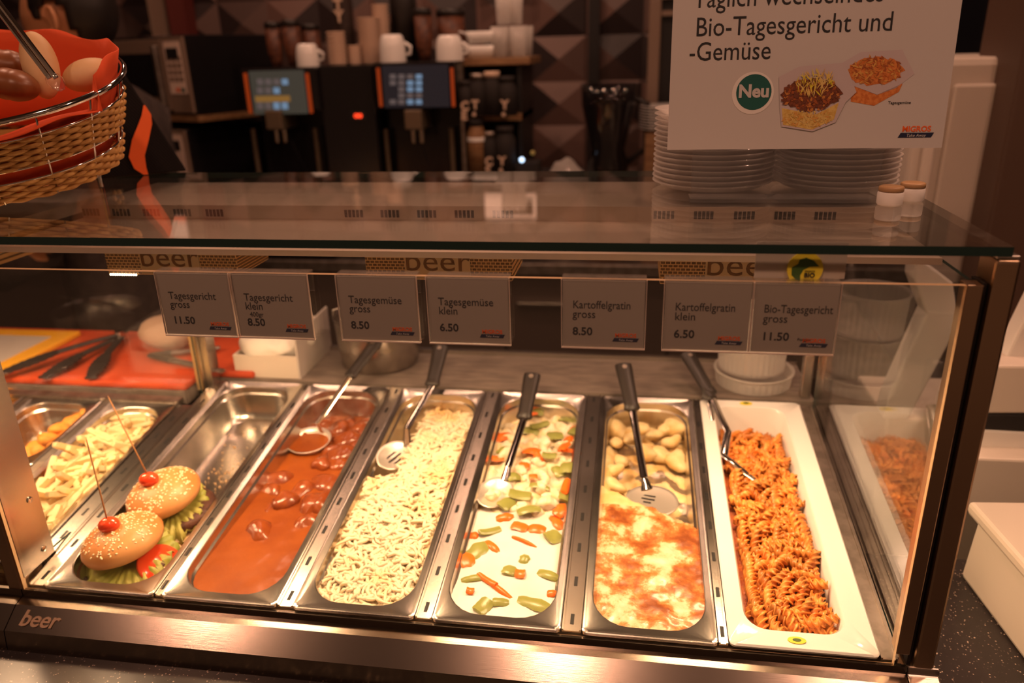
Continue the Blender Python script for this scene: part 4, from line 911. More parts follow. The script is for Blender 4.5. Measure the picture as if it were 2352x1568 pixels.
# ------------------------------------------------------------------ basket of bread on the glass
TB = math.radians(19); BX, BY = -.137, .232; BZ0 = GZ+.120*math.sin(TB)+.003
bs = thing('bread_basket', 'oval wicker bread basket with chrome wire rims tilted on the glass top', 'basket', (BX, BY, BZ0), (TB,0,0))
def ell(z, k=0):
    t = z/.115; return .205+.050*t+k, .122+.034*t+k
def ering(z, r, k=0, n=120):
    a_, b_ = ell(z, k); return [(a_*math.cos(2*PI*i/n), b_*math.sin(2*PI*i/n), z) for i in range(n)]
NS = 34
def strand(z, ph):
    a_, b_ = ell(z); n = NS*6; out = []
    for i in range(n):
        an = 2*PI*i/n; k = .0030*math.sin(NS*an/1+ph*PI)*1.0; out.append(((a_+k)*math.cos(an), (b_+k)*math.sin(an), z+.0009*nz(math.cos(an)*3, math.sin(an)*3, z*90, 1)))
    return out
for z0, z1, n in ((.002,.027,6), (.050,.086,9)):
    mb = MB()
    for k in range(n): mb.tube(strand(z0+(z1-z0)*k/(n-1), k % 2), .0027, 6, closed=True, up=(0,0,1))
    mb.build('wicker_band', 'wicker', bs, smooth='all')
for z, r in ((.115,.0042), (.089,.0017), (.0475,.0017), (.0295,.0017)):
    MB().tube(ering(z, r, .0005), r, 8, closed=True).build('wire_ring', 'chrome', bs, smooth='all')
for i in range(17):
    an = 2*PI*(i+.3)/17; P_ = []
    for z in (0, .04, .08, .114): a_, b_ = ell(z, .0008); P_.append((a_*math.cos(an), b_*math.sin(an), z))
    MB().tube(P_, .0014, 6).build('wire_stake', 'chrome', bs, smooth='all')
MB().loft([[(a_*.98, b_*.98, .001) for a_, b_, _ in ering(0, 0, 0, 60)], [(a_*.98, b_*.98, .005) for a_, b_, _ in ering(0, 0, 0, 60)]]).build('basket_floor', 'wicker', bs)
mb = MB()
for sx in (-.13, .13): mb.tube([(sx,.10,0), (sx,.10,-.0)], .003, 6) if False else None
bst = MB(); cs, sn = math.cos(TB), math.sin(TB)
for sx in (-.12, .12):
    top = Vector((sx, .085, 0)); wz = BZ0+.085*sn-GZ-.0005; MB().tube([top, top+Vector((0, -sn*wz, -cs*wz))], .003, 8).build('wire_foot', 'chrome', bs, smooth=True)
lp = []
for k, (z, sc_) in enumerate(((.012,-.012), (.06,-.010), (.10,-.009), (.128,-.006), (.150,.002))):
    a_, b_ = ell(min(z,.115), sc_); row = []
    for i in range(140):
        an = 2*PI*i/140; up_ = max(0, (z-.10)/.05)*(.004*math.sin(an*5)-.006*max(0,math.sin(an))+.003*math.sin(an*11+1)-.008); kk = 1+.012*math.sin(an*13+k)*(k > 1)
        row.append((a_*kk*math.cos(an), b_*kk*math.sin(an), z+up_ if math.sin(an) > -.2 else min(z, .098)+.004*math.sin(an*9)))
    lp.append(row)
nk = MB().loft(lp, False, False).build('orange_napkin', 'orange_cloth', None, smooth='all', loc=(BX, BY, BZ0), rot=(TB,0,0)); s_ = nk.modifiers.new('cloth', 'SOLIDIFY'); s_.thickness = .0012
tag(nk, 'bright orange napkin lining the wicker bread basket', 'napkin')
def bread(name, label, px, py, y, rx, ry, rz, m, rot, seed, score=0):
    q = at(px, py, 'y', y)
    o = MB().ball((0,0,0), rx, ry, rz, 28, 18, fn=lambda p: 1+.05*nz(p.x, p.y, p.z+seed, 25)-(.06*max(0, 1-abs(p.x)/.006) if score else 0)).build(name, m, None, smooth='all', loc=q, rot=rot); return tag(o, label, 'bread')
bread('bread_roll', 'long pale roll standing upright in the bread basket', 92, 150, .20, .022, .021, .043, 'bread_pale', (-.25,-.25,0), 1)
bread('bread_roll', 'round pale roll at the right end of the bread basket', 205, 172, .235, .034, .028, .020, 'bread_pale', (.2,-.2,.3), 2)
bread('pretzel_roll', 'shiny dark brown roll in front in the bread basket', 28, 195, .165, .032, .028, .020, 'bread_brown', (0,.2,.2), 3, 1)
bread('pretzel_roll', 'dark brown roll behind the shiny one in the bread basket', 12, 152, .215, .030, .028, .022, 'bread_brown', (0,.1,.8), 4, 1)
tl = thing('clear_tongs', 'clear plastic tongs leaning in the bread basket', 'tongs', at(118, 185, 'y', .118))
o = Vector(tl.location)
pa, pb = at(122, 180, 'y', .118)-o, at(-60, -60, 'y', .10)-o
for dx in (-.0042, .0042):
    MB().tube([pa+Vector((dx,0,0)), pb+Vector((dx,0,0))], .0030, 8).build('arm', 'chrome', tl, smooth=True)
MB().tube([pa+(pb-pa)*t for t in (-.12,-.08,-.03,.02,.05)], [.006,.014,.017,.014,.006], 16, flat=.5).build('gripping_end', 'acrylic', tl, smooth=True)

# ------------------------------------------------------------------ gift bag
P0, P1 = Vector((-.075,.385,0)), Vector((.030,.470,0)); dv = (P1-P0); nn = Vector((-dv.y, dv.x, 0))
base = [P0, P1, P1+nn*.8, P0+nn*.8]; cen = sum(base, Vector())/4
topc = cen+Vector((-.02, -.02, .185))
tops = [topc+(b_-cen)*.30 for b_ in base]
gb = thing('gift_bag', 'tapering black striped gift bag with an orange ribbon on the glass top', 'gift bag', (0,0,GZ+.0005))
m = mat('striped_black', (.014,.012,.013), .7, spec=.12); N = m.node_tree.nodes; wv = N.new('ShaderNodeTexWave'); wv.inputs['Scale'].default_value = 90; wv.bands_direction = 'DIAGONAL'
tc = N.new('ShaderNodeTexCoord'); m.node_tree.links.new(tc.outputs['Object'], wv.inputs['Vector']); cr = N.new('ShaderNodeValToRGB'); cr.color_ramp.elements[0].color = (.004,.003,.003,1); cr.color_ramp.elements[1].color = (.014,.011,.011,1)
m.node_tree.links.new(wv.outputs[0], cr.inputs[0]); m.node_tree.links.new(cr.outputs[0], N['Principled BSDF'].inputs['Base Color'])
MB().solid(base, tops).build('bag_body', 'striped_black', gb, bevel=.003)
def on_face(s, t, off=.0015):      # front face: s along base 0..1, t height 0..1
    a_ = P0+dv*s; b_ = tops[0]+(tops[1]-tops[0])*s; q = a_+(b_-a_)*t; nf = dv.cross(tops[0]-P0).normalized(); nf = nf if nf.y < 0 else -nf; return q+nf*off
mb = MB(); rows = []
for s0, s1, t in ((.50,.55,.0), (.42,.56,.06), (.40,.60,.16), (.52,.76,.30), (.70,.92,.42), (.84,1.0,.50), (.97,1.0,.58)): rows.append((s0, s1, t))
A = [on_face(a_, t, .0012) for a_, b_, t in rows]+[on_face(b_, t, .0012) for a_, b_, t in rows][::-1]; B = [on_face(a_, t, .0030) for a_, b_, t in rows]+[on_face(b_, t, .0030) for a_, b_, t in rows][::-1]
mb.solid(A, B); mb.build('ribbon', 'orange_ribbon', gb)
mb = MB(); c0 = on_face(.17, .16, .001)
for k in range(5):
    an = PI/2+2*PI*k/5; q = on_face(.17+.05*math.cos(an), .16+.045*math.sin(an), .0012); mb.ball(q, .0042, .0022, .0042, 10, 6)
mb.build('gold_flower', 'gold', gb, smooth='all')

# ------------------------------------------------------------------ server behind the counter
pe = at(130, 46, 'y', 1.15); HX, HY, HZ = pe.x-.015, 1.225, pe.z+.01      # head centre near the ear
body = MB()
def ring(c, rx, ry, z, n=20): return [(c[0]+rx*math.cos(2*PI*i/n), c[1]+ry*math.sin(2*PI*i/n), z) for i in range(n)]
FZ = FLOOR
sx_, sy_ = HX+.02, HY+.01
def limb(mb, pts, rs): mb.tube(pts, rs, 16)
# head (looking towards -x)
def headfn(p):
    f = 1.0
    if p.x < -.02: f -= .06*min(1, abs(p.z)/.10)
    return f
body.ball((HX-.015, HY, HZ), .115, .080, .125, 32, 24, fn=headfn)
body.ball((HX-.045, HY, HZ-.075), .052, .050, .050, 20, 14)               # jaw
body.tube([(HX-.094, HY, HZ+.012), (HX-.116, HY, HZ-.022), (HX-.098, HY, HZ-.036)], [.009,.015,.010], 10)      # nose
body.ball((HX-.088, HY, HZ-.062), .012, .024, .008, 12, 8); body.ball((HX-.085, HY, HZ-.076), .012, .022, .008, 12, 8)
for s in (-1, 1): body.ball((HX-.080, HY+s*.033, HZ+.012), .014, .014, .010, 12, 8)
limb(body, [(HX+.015, HY, HZ-.06), (sx_, sy_, HZ-.20)], [.058,.066])
body.loft([ring((sx_, sy_), .085, .11, HZ-.185), ring((sx_, sy_), .115, .205, HZ-.235), ring((sx_, sy_), .125, .215, HZ-.36), ring((sx_, sy_), .120, .185, HZ-.58), ring((sx_, sy_), .125, .185, HZ-.78), ring((sx_, sy_), .115, .17, HZ-.86)])
for s in (-1, 1):
    sh = Vector((sx_, sy_+s*.20, HZ-.25)); el = Vector((sx_-.05, sy_+s*.27, HZ-.55)); wr = Vector((sx_-.27, sy_+s*.20, HZ-.66))
    limb(body, [sh, (sh+el)/2, el], [.058,.050,.042]); limb(body, [el, (el+wr)/2, wr], [.043,.037,.028])
    body.ball(wr+Vector((-.045,0,-.006)), .048, .040, .018, 14, 10)
    for f_ in range(4):
        b0 = wr+Vector((-.085, (f_-1.5)*.019, -.008)); ln = (.068,.078,.074,.058)[f_]
        body.tube([b0, b0+Vector((-ln*.5,0,-.008)), b0+Vector((-ln*.85,0,-.030)), b0+Vector((-ln,0,-.045))], [.010,.0095,.009,.007], 8)
    th = wr+Vector((-.03, -s*.036, -.006)); body.tube([th, th+Vector((-.03,-s*.022,-.012)), th+Vector((-.055,-s*.026,-.022))], [.012,.0105,.008], 8)
    hp = Vector((sx_, sy_+s*.095, HZ-.82)); kn = Vector((sx_-.02, sy_+s*.10, FZ+.50)); an_ = Vector((sx_+.01, sy_+s*.10, FZ+.09))
    limb(body, [hp, (hp+kn)/2, kn], [.090,.078,.058]); limb(body, [kn, kn*.65+an_*.35, an_], [.058,.058,.042]); body.tube([an_+Vector((.05,0,-.055)), an_+Vector((-.05,0,-.055)), an_+Vector((-.16,0,-.062))], [.036,.040,.024], 12)
    ec = Vector((pe.x, HY+s*.079, pe.z)); rg = [ec+Vector((-.006+.019*math.cos(a_), s*(.008+.010*max(0,math.cos(a_))), .031*math.sin(a_)-.004*math.cos(a_))) for a_ in [math.radians(q) for q in range(-120, 200, 20)]]
    body.tube(rg, .0058, 8); body.ball(ec+Vector((-.004, s*.004, 0)), .017, .007, .027, 16, 10); body.ball(ec+Vector((-.010, s*.006, -.029)), .009, .006, .010, 10, 8)
po = body.build('person', 'skin', None, smooth='all', weld=False)
rm = po.modifiers.new('skin', 'REMESH'); rm.mode = 'VOXEL'; rm.voxel_size = .0042; rm.use_smooth_shade = True
smm = po.modifiers.new('soft', 'SMOOTH'); smm.factor = .5; smm.iterations = 3
tag(po, 'person with short black hair in dark clothes standing behind the bread basket', 'person')
hr = MB(); hr.ball((HX+.012, HY, HZ+.022), .108, .088, .118, 36, 26, fn=lambda p: 1+.02*nz(p.x,p.y,p.z,60))
keep = []
for f_ in hr.f:
    c_ = sum((hr.v[q] for q in f_), Vector())/len(f_); dx, dz = c_.x-HX, c_.z-HZ
    if dz > .055-.3*max(0, dx+.06) and dx > -.085 or dx > .052 and dz > -.075 or (-.050 < dx < -.012 and dz > -.012): 
        if not (abs(dx+.0) < .030 and abs(dz-(pe.z-HZ)) < .036 and dx > -.018+.0): keep.append(f_)
hr.f = keep; hr.m = [0]*len(keep); ho = hr.build('hair', 'hair', po, smooth='all'); s_ = ho.modifiers.new('thick', 'SOLIDIFY'); s_.thickness = .010; s_.offset = 0
jk = MB(); jk.loft([ring((sx_, sy_), .075, .085, HZ-.165), ring((sx_, sy_), .095, .12, HZ-.180), ring((sx_, sy_), .128, .225, HZ-.232), ring((sx_, sy_), .142, .235, HZ-.36), ring((sx_, sy_), .138, .205, HZ-.58), ring((sx_, sy_), .142, .205, HZ-.78), ring((sx_, sy_), .140, .20, HZ-.86)], False, False)
for s in (-1, 1):
    sh = Vector((sx_, sy_+s*.20, HZ-.25)); el = Vector((sx_-.05, sy_+s*.27, HZ-.55)); wr = Vector((sx_-.25, sy_+s*.205, HZ-.65))
    jk.tube([sh, (sh+el)/2, el], [.070,.062,.055], 16); jk.tube([el, (el+wr)/2, wr], [.055,.050,.042], 16)
jk.build('jacket', 'cloth_dark', po, smooth='all')
tr = MB()
for s in (-1, 1):
    hp = Vector((sx_, sy_+s*.095, HZ-.82)); kn = Vector((sx_-.02, sy_+s*.10, FZ+.50)); an_ = Vector((sx_+.01, sy_+s*.10, FZ+.10)); tr.tube([hp, (hp+kn)/2, kn, (kn+an_)/2, an_], [.100,.090,.072,.070,.062], 16)
tr.build('trousers', 'soft_black', po, smooth='all')

# ------------------------------------------------------------------ back counter and its machines
BY0 = 1.70
bc = thing('back_counter', 'dark service counter along the tiled back wall', 'counter', (0, 2.0, FLOOR))
MB().box(-1.85, 1.45, -.33, .355, -.04-FLOOR, -FLOOR).build('worktop', 'dull_steel', bc, bevel=.003)
for k in range(6): d_ = MB().box(-1.84+k*.55, -1.30+k*.55, -.30, -.28, .06, -.05-FLOOR).build('cabinet_door', mat('cabinet_brown', (.06,.040,.032), .5).name if 'cabinet_brown' not in MATS else 'cabinet_brown', bc, bevel=.003); MB().box(-1.80+k*.55, -1.60+k*.55, -.325, -.30, .80, .815).build('door_handle', 'steel', d_, bevel=.003)
MB().box(-1.84, 1.44, -.279, .355, .0, -.041-FLOOR).build('carcass', 'dark', bc)
def px(x_, y_, Y): return at(x_, y_, 'y', Y)
def rect(x0_, y0_, x1_, y1_, Y):
    a_ = at(x0_, (y0_+y1_)/2, 'y', Y); b_ = at(x1_, (y0_+y1_)/2, 'y', Y); t_ = at((x0_+x1_)/2, y0_, 'y', Y); u_ = at((x0_+x1_)/2, y1_, 'y', Y)
    return a_.x, b_.x, u_.z, t_.z
def pbox(mb, x0_, y0_, x1_, y1_, Y, dep, o=(0,0,0), z0=None, mi=0):
    xa, xb, za, zb = rect(x0_, y0_, x1_, y1_, Y)
    if z0 is not None: za = z0
    return mb.box(xa-o[0], xb-o[0], Y-o[1], Y+dep-o[1], za-o[2], zb-o[2], mi)
def machine(label, scr, body_px, Y, lit, cells):
    xa, xb, za, zb = rect(*body_px, Y); t = thing('coffee_machine', label, 'coffee machine', ((xa+xb)/2, Y+.2, .0005)); o = Vector(t.location)
    mb = MB(); mb.box(xa-o.x, xb-o.x, Y+.10-o.y, Y+.44-o.y, 0, zb-o.z); mb.box(xa-o.x, xb-o.x, Y-o.y, Y+.10-o.y, rect(0,265,10,266,Y)[2]-o.z, zb-o.z)
    mb.box(xa-o.x, xb-o.x, Y-.02-o.y, Y+.10-o.y, 0, .05); mb.build('machine_body', 'black_gloss', t, bevel=.004)
    sb = pbox(MB(), scr[0], scr[1], scr[2], scr[3], Y-.012, .012, o).build('touch_screen', lit, t, bevel=.001)
    for cx, cy, w_, h_, m_ in cells:
        pbox(MB(), cx-w_, cy-h_, cx+w_, cy+h_, Y-.0145, .002, o).build('screen_icon', m_, sb, bevel=.0004)
    for lx in (scr[0]-9, scr[2]+9):
        pbox(MB(), lx-3, scr[1]+6, lx+3, scr[3]-2, Y-.008, .008, o).build('orange_light_strip', 'orange_led', t)
    cx = (scr[0]+scr[2])/2; q = px(cx, 285, Y)-o
    MB().box(q.x-.028, q.x+.028, Y-.03-o.y, Y+.10-o.y, q.z-.015, q.z+.045).build('spout_block', mat('spout_metal', (.20,.15,.10), .4, .6).name if 'spout_metal' not in MATS else 'spout_metal', t, bevel=.004)
    for s in (-1, 1): MB().lathe([(.002,-.045), (.007,-.045), (.009,-.01), (.009,0), (.002,0)], 14).build('spout', 'steel', t, smooth=True, loc=(q.x+s*.014, Y+.01-o.y, q.z-.014))
    for hx in (-.12, .10): MB().tube([(q.x+hx, Y+.06-o.y, q.z-.02), (q.x+hx, Y+.06-o.y, q.z-.18)], .008, 10).build('steam_pipe', 'spout_metal', t, smooth=True)
    MB().box(q.x-.09, q.x+.09, Y-.015-o.y, Y+.09-o.y, .0505, .056).build('drip_grid', 'dull_steel', t)
    return t
cl = [(597+i*19, 188+j*20, 7, 7, 'icon_blue' if (i, j) in ((3,0),(2,1)) else 'icon_grey') for i in range(4) for j in range(2) if not (i == 3 and j == 1)]
cl += [(626, 227, 40, 7, 'icon_amber')]+[(597+i*19, 243, 7, 8, 'icon_blue' if i > 1 else 'icon_grey') for i in range(4)]
machine('black coffee machine with grey lit touch screen, left of the red display', (577,162,700,262), (566,156,738,392), BY0, 'screen_grey', cl)
cl = [(902+i*20, 176+j*14.5, 7, 5.5, 'icon_blue' if (i == 3 and j != 3) or (i == 2 and j in (1,2,4)) else ('icon_grey' if not (i == 0 and j in (2,3)) else 'screen_dark')) for i in range(4) for j in range(5)]
machine('black coffee machine with blue icons on a dark touch screen, right of the red display', (880,150,1030,247), (866,143,1050,392), BY0, 'screen_dark', cl)
xa, xb, za, zb = rect(741, 150, 863, 392, BY0+.02)
mc = thing('milk_cooler', 'black milk cooler with a small red display between the coffee machines', 'milk cooler', ((xa+xb)/2, BY0+.2, .0005)); o = Vector(mc.location)
MB().box(xa-o.x, xb-o.x, BY0+.02-o.y, BY0+.42-o.y, 0, zb-.0005).build('cooler_body', 'black_gloss', mc, bevel=.004)
pbox(MB(), 806, 256, 840, 276, BY0+.017, .003, o).build('display', 'dark', mc)
for cx in (818, 827):
    q = px(cx, 266, BY0+.016)-o; MB().tube([(q.x+.0052*math.cos(a_), q.y, q.z+.0052*math.sin(a_)) for a_ in [2*PI*i/14 for i in range(14)]], .0018, 6, closed=True).build('red_digit', 'red_led', mc)
sp_ = thing('steel_strip_post', 'narrow steel post beside the right coffee machine', 'post', (px(1052,390,BY0).x+.006, BY0+.05, .0005)); MB().box(0, .012, 0, .03, 0, rect(0,138,1,139,BY0)[3]).build('post_body', 'dull_steel', sp_)
# microwaves, turned to the left
def micro(label, cx, ty, by, z0, top):
    zt_ = px(435, ty, 1.86).z; zb_ = z0 if z0 is not None else px(450, by, 1.86).z; H_ = zt_-zb_; cr_ = px(438, (ty+by)/2, 1.80)
    t = thing('microwave_oven', label, 'microwave', (cr_.x, 1.80, zb_), (0,0,-math.radians(25)))
    # local: front faces -y, right front corner at the origin
    W_, D_ = .46, .38
    MB().box(-W_, 0, 0, D_, 0, H_).build('oven_body', 'black_gloss', t, bevel=.004)
    MB().box(-W_+.004, -.125, -.012, -.0005, .015, H_-.01).build('door', 'panel_tan', t, bevel=.002)
    MB().box(-W_+.05, -.165, -.0145, -.0125, .06, H_-.055).build('door_window', 'black_gloss', t)
    MB().box(-.120, -.004, -.010, -.0005, .008, H_-.006).build('control_panel', 'panel_tan', t, bevel=.001)
    k_ = MB().box(-.110, -.020, -.0125, -.0103, .070, H_-.02).build('keypad', 'keypad', t)
    MB().box(-.100, -.034, -.0140, -.0127, H_-.075, H_-.040).build('display', 'dark', k_)
    mb = MB()
    for i in range(3):
        for j in range(4): mb.box(-.102+i*.028, -.080+i*.028, -.0134, -.0127, .110+j*.022, .126+j*.022)
    mb.build('keys', 'panel_tan', k_)
    MB().box(-.075, -.055, -.0140, -.0127, .078, .090).build('stop_key', 'logo_orange', k_); MB().box(-.048, -.028, -.0140, -.0127, .078, .090).build('start_key', 'teal', k_)
    MB().box(-.152, -.134, -.035, -.0125, .03, H_-.03).build('door_handle', 'dull_steel', t, bevel=.004)
    return t
micro('upper microwave oven with a pale keypad, left of the coffee machines', 430, 80, 262, None, True)
zz = px(450, 262, 1.86).z
micro('lower microwave oven below the shelf, left of the coffee machines', 440, 292, 420, .0008, False)
sh = MB().box(-.50, .02, -.015, .42, 0, .018).build('oven_shelf', 'wood', None, loc=(px(438,170,1.80).x, 1.80, zz-.020), rot=(0,0,-math.radians(25))); tag(sh, 'wooden shelf between the two microwave ovens', 'shelf')
# thin white box and grey panel far left
q = px(210, 68, 1.95); a_ = MB(); pbox(a_, 190, 60, 232, 110, 1.95, .05, (q.x, 1.95, q.z)); o_ = a_.build('wall_box', 'white_plastic', None, loc=(q.x, 2.31-.05+.0, q.z)); o_.location = (px(210,68,2.30).x, 2.30, px(210,68,2.30).z); tag(o_, 'small pale box on the wall right of the person', 'box')
# shelf unit to the right of the machines
xs0, xs1 = px(1056, 200, 1.78).x, px(1196, 200, 1.78).x; YS = 1.78
su = thing('shelf_unit', 'small wooden shelf unit with glasses on top and jars inside', 'shelf unit', ((xs0+xs1)/2, YS+.12, .0005)); o = Vector(su.location)
zsh = [px(1120, 133, YS).z, px(1120, 262, YS).z, px(1120, 388, YS).z]
for k, z in enumerate(zsh[:2]): MB().box(xs0-o.x, xs1+(.03 if k == 0 else 0)-o.x, -.12, .18, z-o.z-.022, z-o.z).build('shelf_board', 'wood', su, bevel=.002)
MB().box(xs0-o.x, xs1-o.x, -.12, .18, 0, .02).build('shelf_board', 'wood', su)
for x in (xs0-o.x, xs1-o.x-.014): MB().box(x, x+.014, -.10, .18, .0205, zsh[0]-o.z-.0225).build('side_board', 'dark', su)
MB().box(xs0+.015-o.x, xs1-.015-o.x, .165, .178, .021, zsh[0]-o.z-.023).build('back_board', 'dark', su)
ZB = zsh[2]
MB().box(xs0+.015-o.x, xs1-.015-o.x, -.11, .16, ZB-o.z-.02, ZB-o.z).build('shelf_board', 'wood', su)
# cups, hoppers, bottles on top
def lathe_thing(name, label, cat, prof, m, loc, group=None, n=24, parts=(), caps=(True, True)):
    t = thing(name, label, cat, loc, group=group); MB().lathe(prof, n, cap0=caps[0], cap1=caps[1]).build(name.split('_')[-1]+'_body', m, t, smooth='all')
    for nm, pf, mm in parts: MB().lathe(pf, n, cap0=True, cap1=True).build(nm, mm, t, smooth='all')
    return t
TOPZ = lambda x_, y_, Y: px(x_, y_, Y).z
m_top = px(650, 156, BY0).z; c_top = zb; r_top = px(950, 143, BY0).z
def cup_up(label, x_, Y, z, r, h, lean=0):
    q = px(x_, 130, Y); t = thing('upturned_cup', label, 'cup', (q.x, Y, z+.0006+abs(lean)*.02), (0,lean,0))
    MB().lathe([(r,0), (r*1.0,.004), (r*.97,h*.55), (r*.86,h*.88), (r*.70,h), (.002,h)], 28, cap0=False).build('cup_body', 'ceramic', t, smooth='all')
    MB().tube([(r*.95,0,h*.25), (r*1.35,0,h*.30), (r*1.4,0,h*.55), (r*.95,0,h*.7)], .005, 8).build('cup_handle', 'ceramic', t, smooth='all'); return t
cup_up('white cup upside down on the left coffee machine', 707, BY0+.08, m_top, .038, .070)
cup_up('tilted white cup upside down on the right coffee machine', 903, BY0+.06, r_top, .042, .082, .0)
cup_up('white cup upside down at the right end of the right coffee machine', 1033, BY0+.06, r_top, .043, .075)
def cupstack(label, x_, y0_, y1_, Y, z, r, m, k=0, letters=None):
    q = px(x_, y1_, Y); h = px(x_, y0_, Y).z-z; n = max(3, int(h/.0115)); g = label
    t = thing('paper_cup_stack', label, 'cups', (q.x, Y, z+.0006)); pr = []
    for i in range(n): pr += [(r*.86, h*i/n), (r*.86, h*(i+.35)/n), (r, h*(i+.5)/n), (r, h*(i+.85)/n), (r*.86, h*(i+.95)/n)]
    pr = [(.002, 0)]+pr+[(r*.93, h), (.002, h)]
    MB().lathe(pr, 26).build('stacked_cups', m, t, smooth=True)
    if letters:
        for j, (s_, dz) in enumerate(letters): text('cup_lettering', s_, .050, 'cup_card', t, (-r*.55, -r-.003, h*dz), bold=.002)
    return t
dc = mat('dark_cup', (.05,.032,.027), .5).name
cupstack('stack of plain ribbed paper cups beside the white cup', 777, 72, 142, BY0+.07, c_top, .030, 'cup_card')
cupstack('short plain cup stack between two taller ones', 815, 104, 140, BY0+.10, c_top, .022, 'cup_card')
cupstack('wide plain cup stack behind the tilted cup', 853, 40, 140, BY0+.14, c_top, .036, 'cup_card')
cupstack('tall striped paper cup stack reaching above the others', 882, 10, 138, BY0+.18, r_top, .028, 'cup_card')
cupstack('dark lettered cup stack behind the plain ribbed cups', 800, -10, 140, BY0+.20, c_top, .034, dc, 0, (('Y', .62), ('T', .78)))
def hopper(label, x_, y0_, y1_, Y, z, r, m='coffee_beans'):
    h = px(x_, y0_, Y).z-z; q = px(x_, y1_, Y)
    t = thing('bean_hopper', label, 'bean hopper', (q.x, Y, z+.0006))
    MB().lathe([(.002,0), (r*.6,0), (r*.7,h*.15), (r*.98,h*.3), (r,h*.85), (.002,h*.85)], 24).build('beans', m, t, smooth='all'); MB().lathe([(.002,h*.86), (r*1.05,h*.86), (r*1.05,h*.97), (r*.9,h), (.002,h)], 24).build('hopper_lid', 'black_plastic', t, smooth='all'); return t
hopper('bean hopper at the left end of the left coffee machine', 637, 50, 150, BY0+.16, m_top, .026)
hopper('bean hopper behind the left white cup', 678, 45, 148, BY0+.17, m_top, .030)
hopper('dark bean hopper right of the left white cup', 722, 55, 148, BY0+.22, m_top, .030)
hopper('tall bean hopper with dark lid left of the right end cup', 977, 18, 140, BY0+.18, r_top, .028)
hopper('wide bean hopper behind the right end cup', 1040, 20, 138, BY0+.24, r_top, .046)
lathe_thing('grinder_tower', 'black grinder tower behind the right coffee machine', 'grinder', [(.002,0), (.045,0), (.045,.24), (.035,.26), (.002,.26)], 'black_plastic', (px(935,140,BY0+.26).x, BY0+.26, r_top+.0006))
# stacked white sugar holders and glasses on the shelf unit
for k, (x_, dz) in enumerate(((1108,0), (1114,.042))):
    q = px(x_, 130, YS+.05); t = thing('white_dish', ('lower' if k == 0 else 'upper')+' white oblong dish stacked on the shelf unit', 'dish', (q.x, YS+.05, zsh[0]+.0008+dz))
    MB().loft([rrect(-.045,.045,-.03,.03,.02,0), rrect(-.055,.055,-.036,.036,.024,.020), rrect(-.058,.058,-.038,.038,.024,.036), rrect(-.054,.054,-.034,.034,.022,.036), rrect(-.045,.045,-.028,.028,.02,.006)], True, True).build('dish_body', 'ceramic', t, smooth='all')
    MB().tube([(-.054,0,.028), (-.075,0,.036), (-.082,0,.036)], .006, 8, flat=.5).build('dish_lip', 'ceramic', t, smooth='all')
gl_ = None
for k, (x_, y_, z_) in enumerate(((1148,.03,0), (1170,.06,0), (1192,.03,0), (1207,.08,0), (1160,.05,.095), (1185,.06,.095))):
    q = px(x_, 128, YS+y_)
    if gl_ is None:
        gl_ = MB().lathe([(.002,0), (.022,0), (.027,.09), (.0255,.09), (.021,.004), (.002,.004)], 24).build('drinking_glass', 'tub_plastic', None, smooth='all'); tag(gl_, 'clear drinking glass among the glasses on top of the shelf unit', 'glass', 'glasses on the shelf unit'); o_ = gl_
    else: o_ = dup(gl_)
    o_.location = (q.x, YS+y_, zsh[0]+.0008+z_*1.0)
def jar(label, x_, z, r, h, m, lid, txt=None, Y=YS-.05):
    q = px(x_, 240, Y); t = thing('jar', label, 'jar', (q.x, Y, z+.0008))
    MB().lathe([(.002,0), (r,0), (r,h*.70), (r*.75,h*.82), (r*.72,h*.86), (.002,h*.86)], 24).build('jar_body', m, t, smooth='all'); MB().lathe([(.002,h*.865), (r*.80,h*.865), (r*.80,h), (.002,h)], 24).build('jar_lid', lid, t, smooth='all')
    if txt: text('jar_lettering', txt, .036, 'cup_card', t, (-r*.5, -r-.002, h*.18), bold=.002, space=.8)
    return t
z_ = zsh[1]
jar('dark lettered jar at the left of the upper jar shelf', 1072, z_, .026, .105, 'soft_black', 'soft_black', 'C\nE')
jar('dark jar with grey lid second on the upper jar shelf', 1099, z_, .030, .125, 'soft_black', 'dull_steel', 'T\n•')
jar('dark jar with white lid third on the upper jar shelf', 1132, z_, .030, .130, 'soft_black', 'cup_card')
jar('dark lettered jar at the right of the upper jar shelf', 1166, z_, .030, .115, 'soft_black', 'soft_black', 'Y\n•')
z_ = ZB
jar('brown sauce bottle with white ring on the lower jar shelf', 1092, z_, .030, .165, 'wood', 'soft_black')
jar('dark jar with curved lettering in the middle of the lower jar shelf', 1122, z_, .026, .125, 'soft_black', 'dull_steel', 'C\nS')
jar('dark lettered jar at the right of the lower jar shelf', 1158, z_, .034, .140, 'soft_black', 'soft_black', 'Y\n•')
q = px(1090, 318, YS-.085); MB().lathe([(.0305,0), (.0315,.001), (.0315,.012), (.0305,.013)], 24).build('white_ring', 'ceramic', bpy.data.objects['jar.004'], smooth=True, loc=(0,0,.095))
